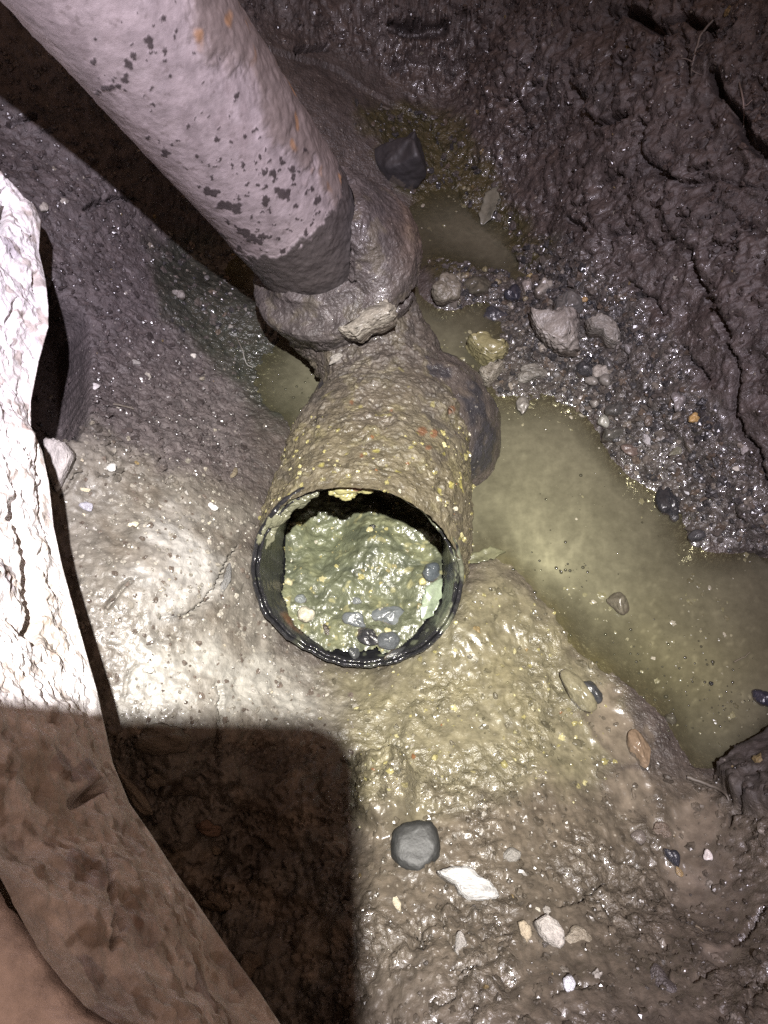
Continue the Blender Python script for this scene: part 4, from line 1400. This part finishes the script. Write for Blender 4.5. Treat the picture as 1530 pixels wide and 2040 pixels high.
    ('pebble', 742, 1050, 14, 12, 0, .8, (.02, .02, .022), 'tiny black pebble at the back of the sludge', 'pebble', .3, W_, .46),
    ('pebble', 650, 1256, 12, 28, -.3, .6, (.06, .045, .03), 'dark brown bean shaped bit in the sludge', 'pebble', .2, W_, .46),
]
for s in STONES:
    nm, px, py, w_, h_, rot, fl, c_, lab, cat, ang, mt, sk = s
    rg = .11 if nm in ('rubble_stone', 'mortar_lump', 'crusted_lump', 'mud_clod') else .05
    lay_stone(nm, px, py, w_, h_, rot, fl, c_, lab, cat, ang, mt, sk, rough=rg, sub=5 if max(w_, h_) > 60 else 4)

# rubble in the shadow under the slab
for nm, px, py, w_, h_, rot, fl, c_, lab, ang in [
    ('rubble_stone', 265, 1575, 34, 130, -.6, .7, (.30, .24, .17), 'long thin splinter of concrete in the shadow beside the slab', .9),
    ('rubble_stone', 330, 1470, 120, 70, .05, .5, (.20, .165, .12), 'flat concrete lump at the top of the shadow', .7),
    ('rubble_stone', 420, 1650, 74, 36, .3, .6, (.26, .15, .09), 'reddish brick scrap in the shadow', .9),
    ('rubble_stone', 430, 1690, 44, 22, .4, .6, (.32, .26, .18), 'pale splinter below the brick scrap in the shadow', .9),
    ('rubble_stone', 315, 1560, 44, 34, .1, .7, (.22, .18, .13), 'round lump beside the splinter in the shadow', .5),
    ('rubble_stone', 430, 1795, 60, 40, .2, .6, (.24, .18, .12), 'rubble lump lower down in the shadow', .8),
    ('rubble_stone', 370, 1570, 70, 40, .1, .6, (.15, .12, .09), 'dark rubble lump under the concrete lump in the shadow', .8),
    ('rubble_stone', 500, 1920, 56, 44, .5, .6, (.20, .15, .10), 'lowest rubble lump in the shadow beside the slab', .8)]:
    lay_stone(nm, px, py, w_, h_, rot, fl, c_, lab, 'rubble', ang, M_STONE, .3, rough=.1)

# small pebbles that nothing tells apart
PEB = [rock_mesh('small_pebble', 500 + i, (.25, .5, .7, .9)[i % 4], 3, M_WETSTONE, .08) for i in range(10)]


def scatter_pebbles(poly, n, size, colours, label, group, cat='pebble', flat=(.5, .9)):
    xs, ys_ = [p[0] for p in poly], [p[1] for p in poly]
    k = t = 0
    while k < n and t < n * 12:
        t += 1
        px, py = random.uniform(min(xs), max(xs)), random.uniform(min(ys_), max(ys_))
        if not inside(np.array([px]), np.array([py]), poly)[0]:
            continue
        h = hit(px, py)
        if h is None or h[2].name.split('.')[0] not in ('ground',) or h[0][2] < -.001:
            continue
        s = size[0] + (size[1] - size[0]) * random.random() ** 2.2
        c = random.choice(colours)
        cmn = sum(c) / 3
        tone_ = 'dark' if cmn < .07 else 'brown' if c[0] > c[2] * 1.45 and cmn < .2 else 'pale' if cmn > .19 else 'grey'
        f = random.uniform(.8, 1.2)
        lay_stone('small_pebble', px, py, s, s * random.uniform(.6, 1), random.uniform(0, 6.3), random.uniform(*flat), [v * f for v in c], label.replace('small ', 'small ' + tone_ + ' ', 1), cat, sink=random.uniform(.25, .5),
                  group=group, mesh=random.choice(PEB), seed=t)
        k += 1


BANK = [(1010, 740), (1080, 560), (1170, 560), (1300, 700), (1400, 780), (1460, 880), (1530, 980), (1530, 1070), (1400, 1060), (1330, 960), (1260, 930), (1190, 830), (1110, 780)]
scatter_pebbles(BANK, 80, (9, 26), [GRY, (.10, .095, .09), DRK, (.12, .10, .075), (.24, .22, .19), (.07, .07, .072)], 'small wet pebble in the gravel bank by the pond', 'wet pebbles of the gravel bank')
scatter_pebbles([(870, 530), (960, 540), (1080, 540), (1060, 620), (980, 600), (890, 600)], 26, (9, 22), [(.12, .10, .06), (.2, .17, .11), DRK, (.26, .21, .10)], 'small wet pebble on the dam beside the far pool', 'wet pebbles between the pools')
scatter_pebbles([(320, 500), (420, 500), (540, 650), (600, 780), (520, 790), (420, 700), (340, 620)], 26, (7, 14), [GRY, DRK, (.09, .09, .08), (.25, .23, .2)], 'small wet pebble at the edge of the small pool', 'pebbles by the small pool')
scatter_pebbles([(150, 900), (480, 1000), (490, 1200), (620, 1380), (260, 1390), (170, 1150)], 26, (7, 13), [PALE, (.3, .27, .24), CRM], 'small angular chip in the gritty ground beside the mouth', 'pale chips in the grit')
scatter_pebbles([(760, 1640), (1250, 1640), (1500, 1780), (1500, 2030), (780, 2030)], 34, (7, 15), [(.16, .13, .10), (.3, .26, .2), (.10, .085, .07), (.2, .16, .11)], 'small muddy pebble in the lower mud', 'pebbles in the lower mud')
scatter_pebbles([(700, 1380), (1000, 1250), (1180, 1420), (1050, 1560), (740, 1560)], 24, (7, 13), [(.22, .19, .09), (.34, .3, .12), (.15, .13, .08)], 'small yellowish lump in the mud in front of the mouth', 'yellowish lumps in the mud')
scatter_pebbles([(840, 300), (960, 380), (1000, 460), (960, 560), (870, 530), (830, 420)], 16, (7, 14), [(.14, .12, .05), (.22, .19, .08), (.08, .07, .04)], 'small slimy pebble in the far pool', 'pebbles of the far pool')

# leaves, root, straw ---------------------------------------------------------------
def leaf_mesh(name, curl=.25, fold=.2):
    nl, nw = 28, 9
    t = np.linspace(0, 1, nl)
    half = .5 * np.sin(np.pi * np.clip(t, 0.01, .995) ** .8) ** .8 * .42
    half = half * (1 + .35 * fbm(np.stack([t * 9, 0 * t, 0 * t], -1), 1, 2, random.random() * 50))
    w__ = np.linspace(-1, 1, nw)
    X = np.repeat(t[:, None] - .5, nw, 1) * 2
    Y = half[:, None] * w__[None] * 2
    Z = -curl * (X ** 2) * .5 + fold * np.abs(Y) + .12 * np.sin(X * 5) * Y + .05 * np.sin(X * 11 + 1) * np.abs(Y)
    Y = Y + .10 * np.sin(X * 2.2)
    V = np.stack([X, Y, Z], -1).reshape(-1, 3)
    m = np_mesh(name, V, grid_faces(nl, nw), M_LEAF)
    return m


def lay_leaf(px, py, L, Wd, rot, colour, label, lift=.002):
    h = hit(px, py)
    p, n, ob = h
    k = float((p - CPOS) @ FWD) / F
    o = bpy.data.objects.new('leaf', leaf_mesh('leaf'))
    nn = n * .4 + np.array([0, 0, .6])
    nn /= np.linalg.norm(nn)
    td = RIGHT * math.cos(rot) - UP * math.sin(rot)
    x = td - nn * (td @ nn)
    x /= np.linalg.norm(x)
    y = np.cross(nn, x)
    o.matrix_world = Matrix(np.array([[x[0], y[0], nn[0], 0], [x[1], y[1], nn[1], 0], [x[2], y[2], nn[2], 0], [0, 0, 0, 1]]).tolist())
    o.scale = (L * k * .5, Wd * k * 1.1, L * k * .5)
    o.location = Vector(p + nn * lift)
    o.color = tuple(colour) + (1,)
    sm = o.modifiers.new('thick', 'SOLIDIFY')
    sm.thickness = .03
    link(o)
    tag(o, label, 'leaf')


lay_leaf(862, 1195, 92, 40, -1.1, (.13, .155, .11), 'grey green leaf leaning inside the black pipe mouth', .004)
lay_leaf(968, 1110, 84, 30, -.25, (.085, .085, .052), 'olive leaf stuck to the outside of the pipe by the pond', .003)
lay_leaf(978, 408, 96, 34, -1.15, (.10, .098, .075), 'pale folded leaf lying in the far pool', .003)


def strand(name, pts, r0, r1, colour, label, cat, mat=M_STONE, branches=()):
    """Thin rooted strand laid over what is behind it; pts in the picture."""
    P3 = []
    for a in pts:
        h = hit(*a)
        if h is not None:
            P3.append(h[0] + h[1] * (r0 * 1.2) + np.array([0, 0, .0008]))
    if len(P3) < 2:
        return
    o0 = P3[0]
    Vs, Fs, n0 = [], [], 0
    for Pl, a, b in [(P3, r0, r1)] + [([h[0] + h[1] * r0 for h in (hit(*q) for q in br) if h is not None], r0 * .6, r1 * .6) for br in branches]:
        if len(Pl) < 2:
            continue
        n = max(8, 6 * len(Pl))
        H = hermite([tuple(p) for p in Pl], n) if len(Pl) > 2 else np.linspace(Pl[0], Pl[1], n)
        H = H + .0006 * np.stack([fbm(H, 300, 1, 3.), fbm(H, 300, 1, 13.), 0 * H[:, 0]], -1)
        gr, _r, _t = sweep(H, np.linspace(a, b, n), 7)
        Vs.append(gr.reshape(-1, 3) - o0)
        Fs.append(grid_faces(n, 7, True) + n0)
        n0 += n * 7
    o = bpy.data.objects.new(name, np_mesh(name, np.vstack(Vs), np.vstack(Fs), mat))
    o.location = Vector(o0)
    o.color = tuple(colour) + (1,)
    link(o)
    tag(o, label, cat)


strand('root', [(1420, 40), (1395, 75), (1388, 100), (1380, 140), (1375, 165), (1370, 180)], .0011, .0004, (.19, .165, .155), 'thin pale branching root hanging from the soil wall by the top cracks', 'root',
       branches=([(1388, 100), (1400, 90), (1425, 60)], [(1380, 125), (1360, 118), (1340, 120)], [(1380, 140), (1392, 148), (1400, 150)]))
strand('root', [(1472, 165), (1480, 215), (1478, 250), (1465, 285)], .0008, .0003, (.28, .22, .20), 'fainter brown root along the diagonal wall crack', 'root', branches=([(1480, 215), (1497, 200), (1505, 190)],))
strand('straw', [(472, 675), (484, 700), (495, 730), (503, 735)], .0005, .0004, (.24, .235, .22), 'pale straw lying by the small pool', 'straw')
strand('straw', [(225, 808), (245, 811), (264, 816)], .0010, .0007, (.17, .15, .14), 'dull straw on the slope beside the slab shadow', 'straw')
strand('straw', [(1460, 1320), (1480, 1310), (1492, 1300)], .0007, .0004, (.5, .45, .25), 'short straw floating on the pond', 'straw')
strand('straw', [(1384, 1845), (1392, 1850), (1400, 1857)], .0006, .0004, (.6, .45, .2), 'golden straw below the long puddle', 'straw')
strand('straw', [(893, 812), (899, 818), (905, 826)], .0008, .0005, (.22, .09, .035), 'orange splinter stuck on the muddy hub', 'splinter')
strand('twig', [(1365, 1550), (1400, 1562), (1430, 1575), (1445, 1590), (1455, 1595)], .0016, .0008, (.17, .14, .11), 'muddy twig along the bank at the pond corner', 'twig')
strand('fibre', [(763, 1240), (765, 1220), (764, 1205)], .0003, .0002, (.6, .6, .45), 'thin pale fibre standing in the sludge', 'fibre')
strand('fibre', [(585, 1005), (596, 1015), (605, 1032)], .0003, .0002, (.5, .5, .4), 'thin hair across the rim of the mouth', 'fibre')
strand('fibre', [(648, 975), (652, 985), (657, 1000)], .0004, .0002, (.5, .42, .3), 'brown hair hanging over the top of the rim', 'fibre')

# congealed fat on the lip ------------------------------------------------------------
def blob_cluster(name, pts, colour, label, cat):
    """Lumps of fat that stick together: one mesh."""
    Vs, Fs, n0 = [], [], 0
    V0i, Fc = ICO[4]
    base = None
    for i, (ang_, rin, rp, lift) in enumerate(pts):
        k = .53 / F
        q = MC + (e1 * math.cos(R(ang_)) + e2 * math.sin(R(ang_))) * (RO - rin) - MA * (rp * k * lift)
        tg_ = -e1 * math.sin(R(ang_)) + e2 * math.cos(R(ang_))
        rd2 = e1 * math.cos(R(ang_)) + e2 * math.sin(R(ang_))
        V = V0i[:, :1] * 1.9 * tg_ + V0i[:, 1:2] * .85 * rd2 + V0i[:, 2:] * .65 * MA
        d = rp * k * random.uniform(.7, 1.5) * (1 + .40 * fbm(V0i, 1.2, 2, i * 3.1 + ang_) + .16 * fbm(V0i, 3.5, 2, i * 1.1))
        if base is None:
            base = q
        Vs.append(V * d[:, None] + q - base)
        Fs.append(Fc + n0)
        n0 += len(V0i)
    o = obj(name, np_mesh(name, np.vstack(Vs), np.vstack(Fs), M_GREASE))
    o.location = Vector(base)
    o.color = tuple(colour) + (1,)
    return tag(o, label, cat)


def rim_pts(a0, a1, n, r_in, r_out, s=0.0):
    """Points round the lip: angle 0 right, 90 up, in the picture."""
    o = []
    for _ in range(n):
        a = R(random.uniform(a0, a1))
        q = MC + (e1 * math.cos(a) + e2 * math.sin(a)) * random.uniform(r_in, r_out) + MA * s
        x, y, _d = proj(q[None])
        o.append((float(x[0]), float(y[0])))
    return o


def fat_spots(n, a0, a1, r0, r1, s0, s1, l0, l1, sd):
    r_ = np.random.default_rng(sd)
    aa = a0 + (a1 - a0) * r_.random(n) ** .8
    return [(aa[j], r_.uniform(r0, r1), r_.uniform(s0, s1), r_.uniform(l0, l1)) for j in range(n)]


blob_cluster('fat_lump', fat_spots(34, 110, 84, .0005, .010, 4, 9, -.9, .3, 4) + fat_spots(12, 104, 94, .008, .015, 5, 9, -.9, -.1, 14),
             (.17, .158, .075), 'yellow clump of fat hanging from the top of the rim', 'fat lump')
blob_cluster('fat_lump', fat_spots(14, 98, 88, .002, .009, 3.5, 6, .6, 1.2, 5), (.14, .08, .05), 'orange crust in the middle of the yellow fat clump', 'fat lump')
blob_cluster('fat_lump', fat_spots(46, 162, 116, .001, .009, 3, 8.5, -1.6, -.2, 6), (.085, .085, .058), 'greenish fat smear on the slanting upper rim', 'fat lump')
# ------------------------------------------------------------------ grit, crumbs, specks (nobody could count them)
def scatter_mesh(name, pos, nor, size, colours, label, cat=None, sub=1, flat=.7, mat=M_GRIT, sink=.1):
    V, Fc = ICO[sub]
    n = len(pos)
    r_ = np.random.default_rng(len(name) * 31 + n)
    ang = r_.random((n, 3)) * 6.28
    sc = size[:, None] * (0.6 + .8 * r_.random((n, 3)))
    base = V[None] * (1 + .35 * r_.normal(size=(n, len(V), 1)).clip(-1.2, 1.2))
    ca, sa = np.cos(ang[:, 0]), np.sin(ang[:, 0])
    X = base * sc[:, None]
    x = X[..., 0] * ca[:, None] - X[..., 1] * sa[:, None]
    y = X[..., 0] * sa[:, None] + X[..., 1] * ca[:, None]
    z = X[..., 2] * flat
    t1 = np.cross(nor, np.array([.3, .5, .8]))
    t1 /= np.linalg.norm(t1, axis=1)[:, None]
    t2 = np.cross(nor, t1)
    W = pos[:, None] + t1[:, None] * x[..., None] + t2[:, None] * y[..., None] + nor[:, None] * (z + (size * flat * (1 - 2 * sink))[:, None] * .5)[..., None]
    fa = (Fc[None] + (np.arange(n) * len(V))[:, None, None]).reshape(-1, 3)
    c = np.repeat(colours, len(V), 0)
    return tag(obj(name, np_mesh(name, W.reshape(-1, 3), fa, mat, c, smooth=False)), label, cat, kind='stuff')


GN = grid_normals(VG.reshape(GX.shape + (3,))).reshape(-1, 3)
AREA = (np.gradient(gx)[None, :] * np.gradient(gy)[:, None]).ravel() / np.maximum(GN[:, 2], .3)
INF = (PX > -60) & (PX < 1590) & (PY > -60) & (PY < 2100)


def pick(weight, n):
    w = weight * AREA * INF
    return rng.choice(len(w), n, p=w / w.sum())


def palette(n, cols, probs, jit=.2):
    c = np.array(cols)[rng.choice(len(cols), n, p=np.array(probs) / sum(probs))]
    return c * rng.uniform(1 - jit, 1 + jit, (n, 1))


dry = (VG[:, 2] > .0005)
i = pick((z_grav * 1.0 + .12 * z_lpool + .25 * z_fpool) * dry, 2600)
scatter_mesh('bank_gravel', VG[i], GN[i], rng.gamma(2.2, .0007, len(i)).clip(.0006, .0034), palette(len(i), [(.050, .044, .040), (.075, .066, .057), (.030, .029, .030), (.14, .125, .105), (.066, .052, .040)], [6, 3, 3, .6, 1.5]),
             'fine wet gravel strewn over the bank beside the pond', 'gravel', 2)
i = pick((z_pale * 1.0) * dry * (PY < 1500), 3600)
i = i[:1500]
scatter_mesh('pale_grit', VG[i], GN[i], rng.gamma(2., .0004, len(i)).clip(.0003, .0018), palette(len(i), [(.15, .138, .12), (.22, .205, .18), (.08, .065, .055)], [5, 1.5, 2]),
             'pale grit over the dry looking ground beside the pipe mouth', 'grit', 2)
i = pick((z_wall * .5 + z_left * .7 + z_low * .5 + z_yel * .3) * dry, 7500)
cc_ = TONE[i] * rng.uniform(.7, 1.35, (len(i), 1))
k = rng.random(len(i)) < .025
cc_[k] = palette(int(k.sum()), [(.20, .18, .15), (.30, .28, .25), (.16, .12, .06)], [3, 1, 1])
scatter_mesh('soil_crumbs', VG[i], GN[i], rng.gamma(2., .0006, len(i)).clip(.0004, .0026), cc_ * .8, 'loose soil crumbs over the walls and mud', 'soil crumbs', 2)
# yellow specks on the coated pipe and the mud in front
k1 = np.where((BR @ (CPOS - J0) > 0) & (vy + 70 * fbm(BV, 30, 2, 95.) > 850))[0]
i1 = rng.choice(k1, 260)
i2 = pick(z_yel * dry, 220)
k3 = np.where(ok)[0]
i3 = rng.choice(k3, 150)
pos = np.vstack([V_[i1], VG[i2], sv[i3]])
nor = np.vstack([BR[i1], GN[i2], np.tile([0, 0, 1.], (len(i3), 1))])
scatter_mesh('fat_specks', pos, nor, rng.gamma(2., .00035, len(pos)).clip(.0003, .0020), palette(len(pos), [(.19, .17, .075), (.24, .22, .12), (.13, .115, .06), (.12, .06, .028), (.28, .26, .21)], [5, 3, 5, .4, 1]),
             'yellow specks of fat and grit over the pipe and sludge', 'specks', 2)
# scum and bubbles on the water
wx = rng.uniform(-.18, .5, 60000)
wy = rng.uniform(.05, .78, 60000)
k = height_at(wx, wy) < -.001
wx, wy = wx[k], wy[k]
q = np.stack([wx, wy, 0 * wx], -1)
wpx, wpy, _ = proj(q)
cl = fbm(q, 14, 3, 3.) + .35 * sstep(1150, 1350, wpy) + .3 * sstep(600, 450, wpy)
k = (cl > rng.uniform(.1, 1.3, len(cl))) & (wpx < 1560)
q = q[k][:520]
scatter_mesh('scum_specks', q, np.tile([0, 0, 1.], (len(q), 1)), rng.gamma(1.6, .00042, len(q)).clip(.0003, .0020), palette(len(q), [(.115, .108, .062), (.15, .14, .09), (.07, .064, .038), (.22, .205, .16)], [5, 2, 3, .7]),
             'specks of scum and grit floating on the murky pond', 'scum', 2, flat=.35)

# bubbles that catch the torch
M_BUBBLE, nt_, b_ = new_mat('bubble film')
b_.inputs['Base Color'].default_value = (.035, .034, .022, 1)
b_.inputs['Roughness'].default_value = .12
b_.inputs['Coat Weight'].default_value = 1.0
bub = []
rb = np.random.default_rng(21)
for (bx, by, sx, sy, n) in [(470, 705, 60, 50, 46), (575, 775, 50, 40, 34), (900, 300, 60, 40, 26), (960, 540, 80, 30, 30), (1135, 1135, 45, 10, 16), (1080, 1120, 90, 60, 14),
                            (1360, 1340, 130, 90, 60), (1440, 1400, 60, 60, 24), (1180, 1000, 140, 90, 18), (1330, 1430, 40, 40, 14), (1250, 1250, 120, 80, 24)]:
    for _ in range(n):
        h = hit(bx + rb.normal() * sx * .6, by + rb.normal() * sy * .6, GND)
        if h is not None and h[0][2] < .02:
            bub.append(h[0])
bub = np.array(bub)
V, Fc = ICO[2]
rr_b = rb.gamma(2.5, .00028, len(bub)).clip(.00035, .0016)
W = bub[:, None] + V[None] * rr_b[:, None, None] * np.array([1, 1, .8])
tag(obj('bubbles', np_mesh('bubbles', W.reshape(-1, 3), (Fc[None] + (np.arange(len(bub)) * len(V))[:, None, None]).reshape(-1, 3), M_BUBBLE)), 'tiny glinting bubbles on the murky water', 'bubbles', kind='stuff')

# ------------------------------------------------------------------ the phone that throws the rounded shadow
def rounded_box(name, x0, x1, y0, y1, z0, z1, r, mat):
    bm = bmesh.new()
    prof = []
    for cx0, cy0, a0 in ((x1 - r, y1 - r, 0), (x0 + r, y1 - r, 90), (x0 + r, y0 + r, 180), (x1 - r, y0 + r, 270)):
        for s in range(9):
            a = R(a0 + s * 90 / 8)
            prof.append((cx0 + r * math.cos(a), cy0 + r * math.sin(a)))
    bot = [bm.verts.new((x, y, z0)) for x, y in prof]
    top = [bm.verts.new((x, y, z1)) for x, y in prof]
    bm.faces.new(bot[::-1])
    bm.faces.new(top)
    n = len(prof)
    for j in range(n):
        bm.faces.new((bot[j], bot[(j + 1) % n], top[(j + 1) % n], top[j]))
    m = bpy.data.meshes.new(name)
    bm.to_mesh(m)
    bm.free()
    m.materials.append(mat)
    return m


M_PHONE = stone_mat('dark phone shell', .35, .00005, .05)
phone = empty('phone', CPOS, 'phone held over the hole whose rounded shadow falls on the slab', 'phone')
phone.rotation_euler = cam.rotation_euler
PR_, PT_ = .0150, .0215
b = obj('phone_body', rounded_box('phone_body', PR_ - .090, PR_, PT_ - .147, PT_, .0025, .0105, .0145, M_PHONE), phone)
b.color = (.03, .03, .035, 1)
sc2 = obj('phone_screen', rounded_box('phone_screen', PR_ - .0875, PR_ - .0025, PT_ - .1445, PT_ - .0025, .0107, .0111, .010, M_BLACK), phone)
